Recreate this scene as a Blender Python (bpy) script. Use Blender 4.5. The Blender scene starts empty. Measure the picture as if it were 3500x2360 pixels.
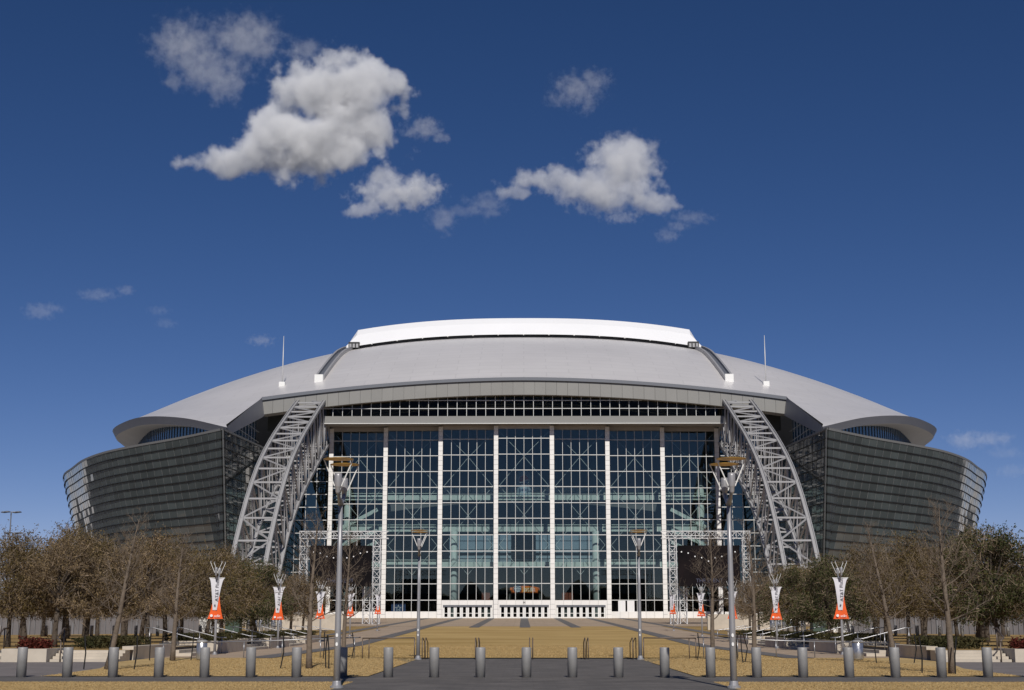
import bpy, math, random
import numpy as np
from mathutils import Vector, Matrix

S = bpy.context.scene
COL = S.collection
R = math.radians

# ------------------------------------------------------------------ camera, sky, sun, exposure
cam = bpy.data.objects.new('camera', bpy.data.cameras.new('camera'))
COL.objects.link(cam)
S.camera = cam
cam.location = (-0.28, 0.0, 1.6)
cam.data.lens = 50.0
cam.data.clip_start = 0.2
cam.data.clip_end = 20000
cam.rotation_euler = (R(90 + 11.07), 0, R(0.427))

SUN_EL, SUN_ROT = 36.5, 175.0
W = bpy.data.worlds.new('World')
S.world = W
W.use_nodes = True
wn, wl = W.node_tree.nodes, W.node_tree.links
bg = wn['Background']
sky = wn.new('ShaderNodeTexSky')
sky.sky_type = 'NISHITA'
sky.sun_disc = False
sky.sun_elevation = R(SUN_EL)
sky.sun_rotation = R(SUN_ROT)
sky.air_density, sky.dust_density, sky.ozone_density = 0.5, 0.0, 0.3
hs = wn.new('ShaderNodeHueSaturation')
hs.inputs['Saturation'].default_value = 1.30
wl.new(sky.outputs[0], hs.inputs['Color'])
tint = wn.new('ShaderNodeMix')
tint.data_type = 'RGBA'
tint.blend_type = 'MULTIPLY'
tint.inputs['Factor'].default_value = 1.0
tint.inputs['B'].default_value = (1.0, 0.81, 0.92, 1)
wl.new(hs.outputs[0], tint.inputs['A'])
wl.new(tint.outputs['Result'], bg.inputs[0])
bg.inputs[1].default_value = 0.062

sl = bpy.data.lights.new('sun', 'SUN')
sl.energy = 3.6
sl.angle = R(0.5)
sl.color = (1.0, 0.95, 0.88)
sun = bpy.data.objects.new('sun', sl)
COL.objects.link(sun)
sun.location = (40, -300, 250)
_az = R(SUN_ROT)
to_sun = Vector((math.sin(_az) * math.cos(R(SUN_EL)), math.cos(_az) * math.cos(R(SUN_EL)), math.sin(R(SUN_EL))))
sun.rotation_euler = (-to_sun).to_track_quat('-Z', 'Y').to_euler()

S.view_settings.view_transform = 'Standard'
S.view_settings.look = 'None'
S.view_settings.exposure = 0.0
S.view_settings.gamma = 1.0
S.render.engine = 'CYCLES'
cy = S.cycles
cy.use_denoising = True
cy.max_bounces = 8
cy.diffuse_bounces = 3
cy.glossy_bounces = 3
cy.transmission_bounces = 4
cy.transparent_max_bounces = 24
cy.volume_bounces = 5
cy.volume_max_steps = 256
cy.caustics_reflective = False
cy.caustics_refractive = False

# ------------------------------------------------------------------ materials
M = {}

def mat(name, col, rough=0.7, metal=0.0, spec=0.5, var=0.0, scale=1.0, detail=6.0, bump=0.0, bscale=None, col2=None,
        obj_rand=0.0, isl_rand=0.0, trans=0.0, stretch=None, coat=0.0, joints=None):
    m = bpy.data.materials.new(name)
    m.use_nodes = True
    n, l = m.node_tree.nodes, m.node_tree.links
    b = n['Principled BSDF']
    b.inputs['Base Color'].default_value = (*col, 1)
    b.inputs['Roughness'].default_value = rough
    b.inputs['Metallic'].default_value = metal
    b.inputs['Specular IOR Level'].default_value = spec
    b.inputs['Coat Weight'].default_value = coat
    cur = None
    tc = n.new('ShaderNodeTexCoord')
    src = tc.outputs['Object']
    if stretch:
        mp = n.new('ShaderNodeMapping')
        mp.inputs['Scale'].default_value = stretch
        l.new(src, mp.inputs[0])
        src = mp.outputs[0]
    if var or col2:
        t = n.new('ShaderNodeTexNoise')
        t.inputs['Scale'].default_value = scale
        t.inputs['Detail'].default_value = detail
        t.inputs['Roughness'].default_value = 0.62
        l.new(src, t.inputs['Vector'])
        r = n.new('ShaderNodeValToRGB')
        r.color_ramp.elements[0].position = 0.3
        r.color_ramp.elements[1].position = 0.7
        c2 = col2 if col2 else tuple(min(1, c * (1 + var)) for c in col)
        c1 = col if col2 else tuple(c * (1 - var) for c in col)
        r.color_ramp.elements[0].color = (*c1, 1)
        r.color_ramp.elements[1].color = (*c2, 1)
        l.new(t.outputs[0], r.inputs[0])
        cur = r.outputs[0]
    if joints:      # (unit length, unit width, joint width, joint tone, tone spread between units)
        bt = n.new('ShaderNodeTexBrick')
        bt.inputs['Scale'].default_value = 1.0
        bt.inputs['Brick Width'].default_value = joints[0]
        bt.inputs['Row Height'].default_value = joints[1]
        bt.inputs['Mortar Size'].default_value = joints[2]
        bt.inputs['Mortar Smooth'].default_value = 0.2
        bt.inputs['Color1'].default_value = (1, 1, 1, 1)
        bt.inputs['Color2'].default_value = (1 - joints[4],) * 3 + (1,)
        bt.inputs['Mortar'].default_value = (joints[3],) * 3 + (1,)
        l.new(tc.outputs['Object'], bt.inputs['Vector'])
        mx = n.new('ShaderNodeMix')
        mx.data_type = 'RGBA'
        mx.blend_type = 'MULTIPLY'
        mx.inputs['Factor'].default_value = 1
        if cur is None:
            mx.inputs['A'].default_value = (*col, 1)
        else:
            l.new(cur, mx.inputs['A'])
        l.new(bt.outputs['Color'], mx.inputs['B'])
        cur = mx.outputs['Result']
    for amt, kind in ((obj_rand, 'o'), (isl_rand, 'i')):
        if not amt:
            continue
        if kind == 'o':
            oi = n.new('ShaderNodeObjectInfo')
            rnd = oi.outputs['Random']
        else:
            g = n.new('ShaderNodeNewGeometry')
            rnd = g.outputs['Random Per Island']
        mr = n.new('ShaderNodeMapRange')
        mr.inputs['To Min'].default_value = 1 - amt
        mr.inputs['To Max'].default_value = 1 + amt
        l.new(rnd, mr.inputs['Value'])
        mx = n.new('ShaderNodeMix')
        mx.data_type = 'RGBA'
        mx.blend_type = 'MULTIPLY'
        mx.inputs['Factor'].default_value = 1
        if cur is None:
            mx.inputs['A'].default_value = (*col, 1)
        else:
            l.new(cur, mx.inputs['A'])
        l.new(mr.outputs[0], mx.inputs['B'])
        cur = mx.outputs['Result']
    if cur is not None:
        l.new(cur, b.inputs['Base Color'])
    if bump:
        t2 = n.new('ShaderNodeTexNoise')
        t2.inputs['Scale'].default_value = bscale or scale * 4
        t2.inputs['Detail'].default_value = 6
        l.new(src, t2.inputs['Vector'])
        bp = n.new('ShaderNodeBump')
        bp.inputs['Strength'].default_value = bump
        bp.inputs['Distance'].default_value = 0.05
        l.new(t2.outputs[0], bp.inputs['Height'])
        l.new(bp.outputs[0], b.inputs['Normal'])
    if trans:
        out = n['Material Output']
        tr = n.new('ShaderNodeBsdfTranslucent')
        ms = n.new('ShaderNodeMixShader')
        ms.inputs[0].default_value = trans
        if cur is not None:
            l.new(cur, tr.inputs[0])
        else:
            tr.inputs[0].default_value = (*col, 1)
        l.new(b.outputs[0], ms.inputs[1])
        l.new(tr.outputs[0], ms.inputs[2])
        l.new(ms.outputs[0], out.inputs[0])
    M[name] = m
    return m

def glass(name, tint, refl, rough=0.0, rcol=(1, 1, 1)):
    """Thin architectural glazing: tinted see-through plus a mirror reflection that grows at grazing angles."""
    m = bpy.data.materials.new(name)
    m.use_nodes = True
    n, l = m.node_tree.nodes, m.node_tree.links
    n.remove(n['Principled BSDF'])
    t = n.new('ShaderNodeBsdfTransparent')
    t.inputs[0].default_value = (*tint, 1)
    g = n.new('ShaderNodeBsdfGlossy')
    g.inputs['Color'].default_value = (*rcol, 1)
    g.inputs['Roughness'].default_value = rough
    fr = n.new('ShaderNodeFresnel')
    fr.inputs['IOR'].default_value = 1.5
    mr = n.new('ShaderNodeMapRange')
    mr.inputs['From Min'].default_value = 0.04
    mr.inputs['From Max'].default_value = 1
    mr.inputs['To Min'].default_value = refl
    mr.inputs['To Max'].default_value = 1
    l.new(fr.outputs[0], mr.inputs['Value'])
    ms = n.new('ShaderNodeMixShader')
    l.new(mr.outputs[0], ms.inputs[0])
    l.new(t.outputs[0], ms.inputs[1])
    l.new(g.outputs[0], ms.inputs[2])
    l.new(ms.outputs[0], n['Material Output'].inputs[0])
    M[name] = m
    return m

mat('far_ground', (0.10, 0.098, 0.092), 0.95, var=0.25, scale=0.03)
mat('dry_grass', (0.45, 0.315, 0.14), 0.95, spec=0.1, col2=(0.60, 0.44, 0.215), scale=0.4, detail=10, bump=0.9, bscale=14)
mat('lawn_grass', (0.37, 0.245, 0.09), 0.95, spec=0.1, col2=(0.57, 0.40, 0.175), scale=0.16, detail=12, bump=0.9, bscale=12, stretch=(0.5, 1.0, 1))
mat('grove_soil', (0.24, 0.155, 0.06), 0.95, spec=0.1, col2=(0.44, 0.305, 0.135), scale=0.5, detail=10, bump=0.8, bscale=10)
mat('grass_blade', (0.56, 0.41, 0.20), 0.9, spec=0.1, isl_rand=0.22, trans=0.3)
mat('dark_paving', (0.108, 0.099, 0.092), 0.85, col2=(0.185, 0.168, 0.156), scale=0.8, detail=14, bump=0.5, bscale=30, joints=(0.6, 0.3, 0.012, 0.75, 0.16))
mat('grey_paving', (0.21, 0.185, 0.175), 0.85, var=0.16, scale=0.8, detail=12, bump=0.3, bscale=25, joints=(4.0, 4.0, 0.03, 0.7, 0.06))
mat('tan_paving', (0.44, 0.335, 0.24), 0.85, var=0.14, scale=0.35, detail=12, bump=0.2, bscale=20, joints=(3.0, 3.0, 0.04, 0.75, 0.07))
mat('stripe_paving', (0.145, 0.135, 0.13), 0.85, var=0.2, scale=0.9, detail=10)
mat('concrete', (0.52, 0.46, 0.38), 0.85, var=0.12, scale=1.2, detail=10, bump=0.15, bscale=20)
mat('kerb', (0.42, 0.36, 0.29), 0.85, var=0.12, scale=1.5)
mat('white_cladding', (0.80, 0.785, 0.76), 0.5, var=0.04, scale=0.6, obj_rand=0.04)
mat('white_paint', (0.78, 0.78, 0.76), 0.45, var=0.03, scale=0.7)
mat('mullion_white', (0.62, 0.63, 0.62), 0.4)
mat('roof_membrane', (0.64, 0.62, 0.615), 0.34, spec=0.5, var=0.06, scale=0.06, detail=9, joints=(9.0, 3.0, 0.12, 0.88, 0.035))
mat('retractable_white', (0.86, 0.86, 0.87), 0.4, var=0.02, scale=0.1)
mat('rim_grey', (0.25, 0.255, 0.285), 0.5, var=0.05, scale=0.2)  # grey darkened to carry the shade on the down-tilted rim
mat('soffit_grey', (0.42, 0.40, 0.38), 0.6, var=0.06, scale=0.2)
mat('fascia_panel', (0.235, 0.232, 0.22), 0.45, var=0.04, scale=0.25, obj_rand=0.04)
mat('edge_dark', (0.13, 0.14, 0.165), 0.5)
mat('arch_steel', (0.34, 0.338, 0.345), 0.45, metal=0.0, var=0.06, scale=0.4)
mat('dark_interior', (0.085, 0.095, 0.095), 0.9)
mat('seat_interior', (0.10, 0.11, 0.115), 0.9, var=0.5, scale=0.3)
mat('slab_edge', (0.62, 0.68, 0.64), 0.6, var=0.05, scale=0.5)
mat('column_white', (0.62, 0.68, 0.66), 0.6)
mat('louver_dark', (0.018, 0.019, 0.02), 0.5)
mat('wing_glass', (0.064, 0.078, 0.079), 0.06, spec=1.0, var=0.2, scale=0.12, obj_rand=0.2, isl_rand=0.2)
mat('wing_backing', (0.012, 0.013, 0.014), 0.7)
mat('wing_mullion', (0.20, 0.205, 0.205), 0.45)
mat('black_metal', (0.015, 0.015, 0.016), 0.5)
mat('galvanised', (0.33, 0.325, 0.32), 0.55, metal=0.2, var=0.14, scale=3.0, detail=8, bump=0.08, bscale=30)
mat('lamp_paint', (0.34, 0.34, 0.355), 0.4, metal=0.3, var=0.06, scale=2)
mat('lamp_gold', (0.52, 0.30, 0.06), 0.35, metal=0.6)
mat('steel_rail', (0.36, 0.36, 0.37), 0.35, metal=0.7, var=0.1, scale=4)
mat('rail_brown', (0.16, 0.125, 0.10), 0.5, metal=0.4)
mat('banner_white', (0.66, 0.65, 0.69), 0.7)
mat('banner_orange', (0.82, 0.115, 0.015), 0.65, var=0.08, scale=3)
mat('print_grey', (0.12, 0.12, 0.14), 0.7)
mat('print_navy', (0.012, 0.016, 0.05), 0.7)
mat('print_white', (0.8, 0.8, 0.8), 0.7)
mat('sign_blue', (0.02, 0.05, 0.16), 0.5)
mat('sign_red', (0.32, 0.03, 0.025), 0.5)
mat('can_blue', (0.33, 0.42, 0.50), 0.4)
mat('sign_orange', (0.85, 0.18, 0.02), 0.5)
mat('sign_gold', (0.80, 0.36, 0.05), 0.5)
mat('wood_red', (0.20, 0.045, 0.02), 0.6)
mat('screen_black', (0.004, 0.004, 0.005), 0.6, spec=0.05, col2=(0.014, 0.010, 0.011), scale=0.35, detail=8)
mat('screen_print', (0.06, 0.065, 0.11), 0.6)
mat('truss_silver', (0.62, 0.62, 0.62), 0.4, metal=0.1)
mat('bark', (0.085, 0.066, 0.050), 0.95, var=0.3, scale=5, detail=8, bump=0.6, bscale=18)
mat('bark_pale', (0.15, 0.118, 0.09), 0.95, var=0.25, scale=6, detail=8, bump=0.5, bscale=20)
mat('twig', (0.25, 0.19, 0.135), 0.95, spec=0.1, isl_rand=0.35, obj_rand=0.15)
mat('twig_dark', (0.135, 0.108, 0.085), 0.95, spec=0.1, isl_rand=0.3)
mat('leaf_olive', (0.10, 0.076, 0.027), 0.8, spec=0.2, col2=(0.19, 0.138, 0.055), scale=0.7, isl_rand=0.5, obj_rand=0.25, trans=0.25)
mat('leaf_brown', (0.14, 0.098, 0.05), 0.8, spec=0.2, col2=(0.235, 0.172, 0.095), scale=0.7, isl_rand=0.5, obj_rand=0.25, trans=0.25)
mat('leaf_green', (0.030, 0.042, 0.012), 0.7, spec=0.3, col2=(0.085, 0.086, 0.026), scale=0.8, isl_rand=0.5, trans=0.2)
mat('hedge_green', (0.030, 0.036, 0.012), 0.8, spec=0.2, col2=(0.075, 0.06, 0.025), scale=1.2, isl_rand=0.5, trans=0.15)
mat('shrub_red', (0.10, 0.022, 0.015), 0.8, spec=0.2, isl_rand=0.5, trans=0.2)
mat('keg_silver', (0.55, 0.55, 0.56), 0.3, metal=0.8)
mat('container_green', (0.045, 0.075, 0.055), 0.6)
mat('fence_grey', (0.19, 0.19, 0.20), 0.6, metal=0.2, var=0.1, scale=1)
mat('mesh_panel', (0.16, 0.15, 0.155), 0.8, var=0.15, scale=0.8)
mat('stake_black', (0.008, 0.008, 0.008), 0.6)
glass('door_glass', (0.80, 0.85, 0.85), 0.05, rcol=(0.88, 0.95, 0.86))
glass('clerestory_glass', (0.62, 0.61, 0.56), 0.006)
glass('side_glass', (0.60, 0.68, 0.70), 0.08, rcol=(0.72, 0.92, 0.88))
glass('far_glass', (0.72, 0.72, 0.62), 0.01)
mat('blue_glass', (0.05, 0.115, 0.20), 0.08, spec=0.8, var=0.15, scale=0.1)

# ------------------------------------------------------------------ helpers
class MB:
    """Collects faces of one part."""
    def __init__(s):
        s.v, s.f = [], []

    def add(s, vs, fs):
        o = len(s.v)
        s.v += [tuple(p) for p in vs]
        s.f += [tuple(i + o for i in f) for f in fs]
        return s

    def quad(s, a, b, c, d):
        return s.add((a, b, c, d), ((0, 1, 2, 3),))

    def box(s, x0, x1, y0, y1, z0, z1):
        v = [(x, y, z) for z in (z0, z1) for y in (y0, y1) for x in (x0, x1)]
        return s.add(v, ((0, 2, 3, 1), (4, 5, 7, 6), (0, 1, 5, 4), (2, 6, 7, 3), (0, 4, 6, 2), (1, 3, 7, 5)))

    def bar(s, p, q, w, h, up=(0, 0, 1)):
        p, q = Vector(p), Vector(q)
        d = (q - p).normalized()
        up = Vector(up)
        if abs(d.dot(up)) > 0.99:
            up = Vector((0, 1, 0))
        a = d.cross(up).normalized() * (w / 2)
        b = a.cross(d).normalized() * (h / 2)
        v = [p - a - b, p + a - b, p + a + b, p - a + b, q - a - b, q + a - b, q + a + b, q - a + b]
        return s.add(v, ((0, 3, 2, 1), (4, 5, 6, 7), (0, 1, 5, 4), (1, 2, 6, 5), (2, 3, 7, 6), (3, 0, 4, 7)))

    def tube(s, pts, rad, n=8, cap=True):
        pts = [Vector(p) for p in pts]
        if not hasattr(rad, '__len__'):
            rad = [rad] * len(pts)
        o = len(s.v)
        for i, p in enumerate(pts):
            d = (pts[min(i + 1, len(pts) - 1)] - pts[max(i - 1, 0)])
            d = d.normalized() if d.length > 1e-9 else Vector((0, 0, 1))
            u = Vector((1, 0, 0)) if abs(d.x) < 0.9 else Vector((0, 1, 0))
            a = d.cross(u).normalized()
            b = d.cross(a)
            for k in range(n):
                t = 2 * math.pi * k / n
                s.v.append(tuple(p + (a * math.cos(t) + b * math.sin(t)) * rad[i]))
        for i in range(len(pts) - 1):
            for k in range(n):
                k2 = (k + 1) % n
                s.f.append((o + i * n + k, o + i * n + k2, o + (i + 1) * n + k2, o + (i + 1) * n + k))
        if cap:
            s.f.append(tuple(o + k for k in range(n))[::-1])
            e = o + (len(pts) - 1) * n
            s.f.append(tuple(e + k for k in range(n)))
        return s

    def lathe(s, prof, n=20, c=(0, 0, 0)):
        o = len(s.v)
        for r, z in prof:
            for k in range(n):
                t = 2 * math.pi * k / n
                s.v.append((c[0] + r * math.cos(t), c[1] + r * math.sin(t), c[2] + z))
        for i in range(len(prof) - 1):
            for k in range(n):
                k2 = (k + 1) % n
                s.f.append((o + i * n + k, o + i * n + k2, o + (i + 1) * n + k2, o + (i + 1) * n + k))
        if prof[0][0] > 0:
            s.f.append(tuple(o + k for k in range(n))[::-1])
        if prof[-1][0] > 0:
            e = o + (len(prof) - 1) * n
            s.f.append(tuple(e + k for k in range(n)))
        return s

    def grid(s, rows):
        """rows: list of equal-length lists of points."""
        o = len(s.v)
        m = len(rows[0])
        for r in rows:
            s.v += [tuple(p) for p in r]
        for i in range(len(rows) - 1):
            for j in range(m - 1):
                s.f.append((o + i * m + j, o + i * m + j + 1, o + (i + 1) * m + j + 1, o + (i + 1) * m + j))
        return s

    def prism(s, poly, y0, y1):
        """Polygon in XZ extruded along Y."""
        n = len(poly)
        v = [(x, y0, z) for x, z in poly] + [(x, y1, z) for x, z in poly]
        f = [tuple(range(n)), tuple(range(2 * n - 1, n - 1, -1))]
        f += [(i, n + i, n + (i + 1) % n, (i + 1) % n) for i in range(n)]
        return s.add(v, f)

    def mesh(s, name, m, smooth=False):
        me = bpy.data.meshes.new(name)
        me.from_pydata(s.v, [], s.f)
        me.materials.append(M[m])
        if smooth:
            for p in me.polygons:
                p.use_smooth = True
        me.update()
        return me

    def build(s, name, m, parent=None, smooth=False, world=True, label=None):
        ob = bpy.data.objects.new(name, s.mesh(name, m, smooth))
        COL.objects.link(ob)
        if parent is not None:
            ob.parent = parent
            if world:
                ob.location = -wloc(parent)
        if label:
            ob['label'] = label
        return ob

def wloc(o):
    v = Vector((0, 0, 0))
    while o is not None:
        v += Vector(o.location)
        o = o.parent
    return v

def thing(name, label, cat, loc=(0, 0, 0), group=None, rz=0.0):
    o = bpy.data.objects.new(name, None)
    o.empty_display_size = 0.3
    COL.objects.link(o)
    o.location = loc
    o.rotation_euler[2] = rz
    return tag(o, label, cat, group)

def tag(o, label, cat, group=None):
    o['label'] = label
    o['category'] = cat
    if group:
        o['group'] = group
    return o

def part(name, parent, loc=(0, 0, 0)):
    o = bpy.data.objects.new(name, None)
    o.empty_display_size = 0.3
    COL.objects.link(o)
    o.parent = parent
    o.location = loc
    return o

def inst(name, me, parent, loc, rot=None, scale=None, world=True):
    o = bpy.data.objects.new(name, me)
    COL.objects.link(o)
    if parent is not None:
        o.parent = parent
    o.location = Vector(loc) - (wloc(parent) if (parent is not None and world) else Vector((0, 0, 0)))
    if rot is not None:
        if isinstance(rot, Matrix):
            o.rotation_euler = rot.to_euler()
        else:
            o.rotation_euler = rot
    if scale is not None:
        o.scale = scale
    return o

def copy_thing(o, loc, rz=None, label=None, scale=None):
    c = o.copy()
    COL.objects.link(c)
    c.location = loc
    if rz is not None:
        c.rotation_euler[2] = rz
    if scale is not None:
        c.scale = scale
    if label:
        c['label'] = label
    for ch in o.children:
        d = ch.copy()
        COL.objects.link(d)
        d.parent = c
        for g in ch.children:
            e = g.copy()
            COL.objects.link(e)
            e.parent = d
    return c

def structure(o, label=None):
    o['kind'] = 'structure'
    if label:
        o['label'] = label
    return o

UNIT = {}
def unit_box(m):
    if m not in UNIT:
        UNIT[m] = MB().box(-.5, .5, -.5, .5, -.5, .5).mesh('unit_' + m, m)
    return UNIT[m]

def bar_obj(name, p, q, w, h, m, parent, up=(0, 0, 1)):
    """A straight member as an object of its own; alike members share one mesh."""
    p, q = Vector(p), Vector(q)
    d = q - p
    L = d.length
    z = d.normalized()
    u = Vector(up)
    if abs(z.dot(u)) > 0.98:
        u = Vector((0, 1, 0))
    x = u.cross(z).normalized()
    y = z.cross(x)
    mt = Matrix((x, y, z)).transposed()
    return inst(name, unit_box(m), parent, (p + q) / 2, mt, (w, h, L))

def box_obj(name, x0, x1, y0, y1, z0, z1, m, parent):
    return inst(name, unit_box(m), parent, ((x0 + x1) / 2, (y0 + y1) / 2, (z0 + z1) / 2), None, (x1 - x0, y1 - y0, z1 - z0))

def text_mesh(name, txt, size, m, extrude=0.004):
    cu = bpy.data.curves.new(name, 'FONT')
    cu.body = txt
    cu.size = size
    cu.extrude = extrude
    cu.align_x = 'CENTER'
    cu.align_y = 'CENTER'
    tmp = bpy.data.objects.new(name, cu)
    COL.objects.link(tmp)
    dg = bpy.context.evaluated_depsgraph_get()
    me = bpy.data.meshes.new_from_object(tmp.evaluated_get(dg))
    bpy.data.objects.remove(tmp)
    me.materials.clear()
    me.materials.append(M[m])
    return me

def interp(x, xs, ys):
    """Smooth (Catmull-Rom) interpolation through points."""
    if x <= xs[0]:
        return ys[0]
    if x >= xs[-1]:
        return ys[-1]
    i = max(k for k in range(len(xs) - 1) if xs[k] <= x)
    h = xs[i + 1] - xs[i]
    t = (x - xs[i]) / h
    def sl_(k):
        a, b = max(k - 1, 0), min(k + 1, len(xs) - 1)
        return (ys[b] - ys[a]) / (xs[b] - xs[a])
    m0, m1 = sl_(i) * h, sl_(i + 1) * h
    return ((2 * t**3 - 3 * t**2 + 1) * ys[i] + (t**3 - 2 * t**2 + t) * m0 + (-2 * t**3 + 3 * t**2) * ys[i + 1] + (t**3 - t**2) * m1)

# ------------------------------------------------------------------ ground
YB = 105.0
def gz(y):
    return 0.0 if y < YB else 0.0145 * (min(y, 283.0) - YB)
def grove_z(y):
    return max(0.45, gz(y) + 0.02)

def sheet(name, m, secs, off, zf=gz, label=None):
    """secs: list of (Y, x0, x1); the sheet lies OFF above the ground profile."""
    ys = []
    for i in range(len(secs) - 1):
        a, b = secs[i], secs[i + 1]
        k = max(1, int((b[0] - a[0]) / 6))
        for j in range(k):
            t = j / k
            ys.append((a[0] + (b[0] - a[0]) * t, a[1] + (b[1] - a[1]) * t, a[2] + (b[2] - a[2]) * t))
    ys.append(secs[-1])
    nx = 6
    b = MB().grid([[(x0 + (x1 - x0) * j / nx, y, zf(y) + off) for j in range(nx + 1)] for y, x0, x1 in ys])
    return structure(b.build(name, m), label)

b = MB()
_ys = [-1500, -300, -60, 0, 40, 80, 105, 130, 160, 200, 240, 283, 320, 600, 1500, 6000]
_xs = [-5000, -1500, -400, -120, -60, -30, -15, 0, 15, 30, 60, 120, 400, 1500, 5000]
b.grid([[(x, y, gz(y) - 0.02) for x in _xs] for y in _ys])
structure(b.build('ground', 'far_ground'))

# near lawns, centre walk and cross path
sheet('centre_walk', 'dark_paving', [(-60, -5.0, 5.0), (66.0, -5.0, 5.0)], 0.0)
sheet('cross_path', 'dark_paving', [(40.6, -60, 60), (44.4, -60, 60)], 0.004)
for sgn in (-1, 1):
    def sx(a, b_):
        return (a, b_) if sgn < 0 else (-b_, -a)
    sheet('near_lawn', 'dry_grass', [(-60, *sx(-80, -5.0)), (40.6, *sx(-80, -5.0))], 0.004)
    sheet('middle_lawn', 'dry_grass', [(44.4, *sx(-14.9, -5.0)), (52, *sx(-15.4, -5.0)), (60, *sx(-17.2, -5.0)), (66.5, *sx(-17.4, -6.2)), (68, *sx(-17.4, -8))], 0.02)
    sheet('side_plaza', 'grey_paving', [(44.4, *sx(-80, -14.6)), (52, *sx(-80, -15.1)), (62.5, *sx(-80, -16.9))], 0.008)
    sheet('walk', 'tan_paving', [(66, *sx(-17.6, -5.0)), (72, *sx(-17.6, -11.8)), (283, *sx(-17.6, -11.8))], 0.012)
    # raised grove floor
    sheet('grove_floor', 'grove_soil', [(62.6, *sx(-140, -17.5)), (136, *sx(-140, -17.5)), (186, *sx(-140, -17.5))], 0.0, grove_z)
sheet('lawn', 'lawn_grass', [(68, -11.8, 11.8), (110, -11.8, 11.8), (188, -11.8, 11.8)], 0.02)
sheet('plaza', 'tan_paving', [(186.5, -140, 140), (283, -140, 140)], 0.03)
for x, w, y0 in ((0, 1.35, 178), (-6.3, 1.3, 178), (6.3, 1.3, 178), (-12.5, 1.3, 67), (12.5, 1.3, 67), (-18.6, 1.3, 137), (18.6, 1.3, 137)):
    sheet('paving_stripe', 'stripe_paving', [(y0, x - w / 2, x + w / 2), (281, x - w / 2, x + w / 2)], 0.036)

# ------------------------------------------------------------------ stadium: roof form
YC = 396.0
rimY = [240, 256, 274, 294, 312, 335, 365, 396]
rimX = [50.6, 62, 74, 84, 91, 96, 100, 101]
rimZ = [34.3, 38.2, 41.0, 42.5, 43.4, 44.6, 46.0, 46.5]
def fold(y):
    return y if y <= YC else 2 * YC - y
def Xr(y):
    return interp(fold(y), rimY, rimX)
def Zr(y):
    return interp(fold(y), rimY, rimZ)
def Zc(y):
    return 76.0 - 0.00185 * (YC - y) ** 2
def roof_z(x, y):
    u = min(1.0, abs(x) / Xr(y))
    n = 1.85 + 0.6 * max(0.0, min(1.0, (fold(y) - YF) / 40.0))
    z = Zr(y) + (Zc(y) - Zr(y)) * (1 - u ** n)
    if fold(y) < YF and Xr(y) > XN:      # the edge of the notch falls in a straight line
        un = XN / Xr(y)
        zn = Zr(y) + (Zc(y) - Zr(y)) * (1 - un ** n)
        lin = 34.4 + (44.9 - 34.4) * (fold(y) - 240) / (YF - 240)
        z += (lin - zn) * max(0.0, min(1.0, 1 - (abs(x) - XN) / (Xr(y) - XN + 1e-6)))
    return z

PL = 2.52          # plaza level at the wall
YF = 275.0         # roof front edge
XN = 51.3          # notch side
stadium = thing('stadium', 'huge domed stadium with grey curved roof and dark glass wings flanking its glazed entrance', 'stadium', (0, 281, PL))

# roof shell
b = MB()
ys = [YF + (2 * (YC - YF)) * i / 44 for i in range(45)]
b.grid([[(Xr(y) * (j / 28 - 1), y, roof_z(Xr(y) * (j / 28 - 1), y)) for j in range(57)] for y in ys])
for sgn in (-1, 1):
    rows = []
    for i in range(15):
        y = 240 + (YF - 240) * i / 14
        x1 = Xr(y)
        x0 = min(XN, x1)
        rows.append([(sgn * (x0 + (x1 - x0) * j / 12), y, roof_z(x0 + (x1 - x0) * j / 12, y)) for j in range(13)])
    if sgn > 0:
        rows = [r[::-1] for r in rows]
    b.grid([r[::-1] for r in rows])
roof = b.build('roof', 'roof_membrane', stadium, smooth=True)

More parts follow.
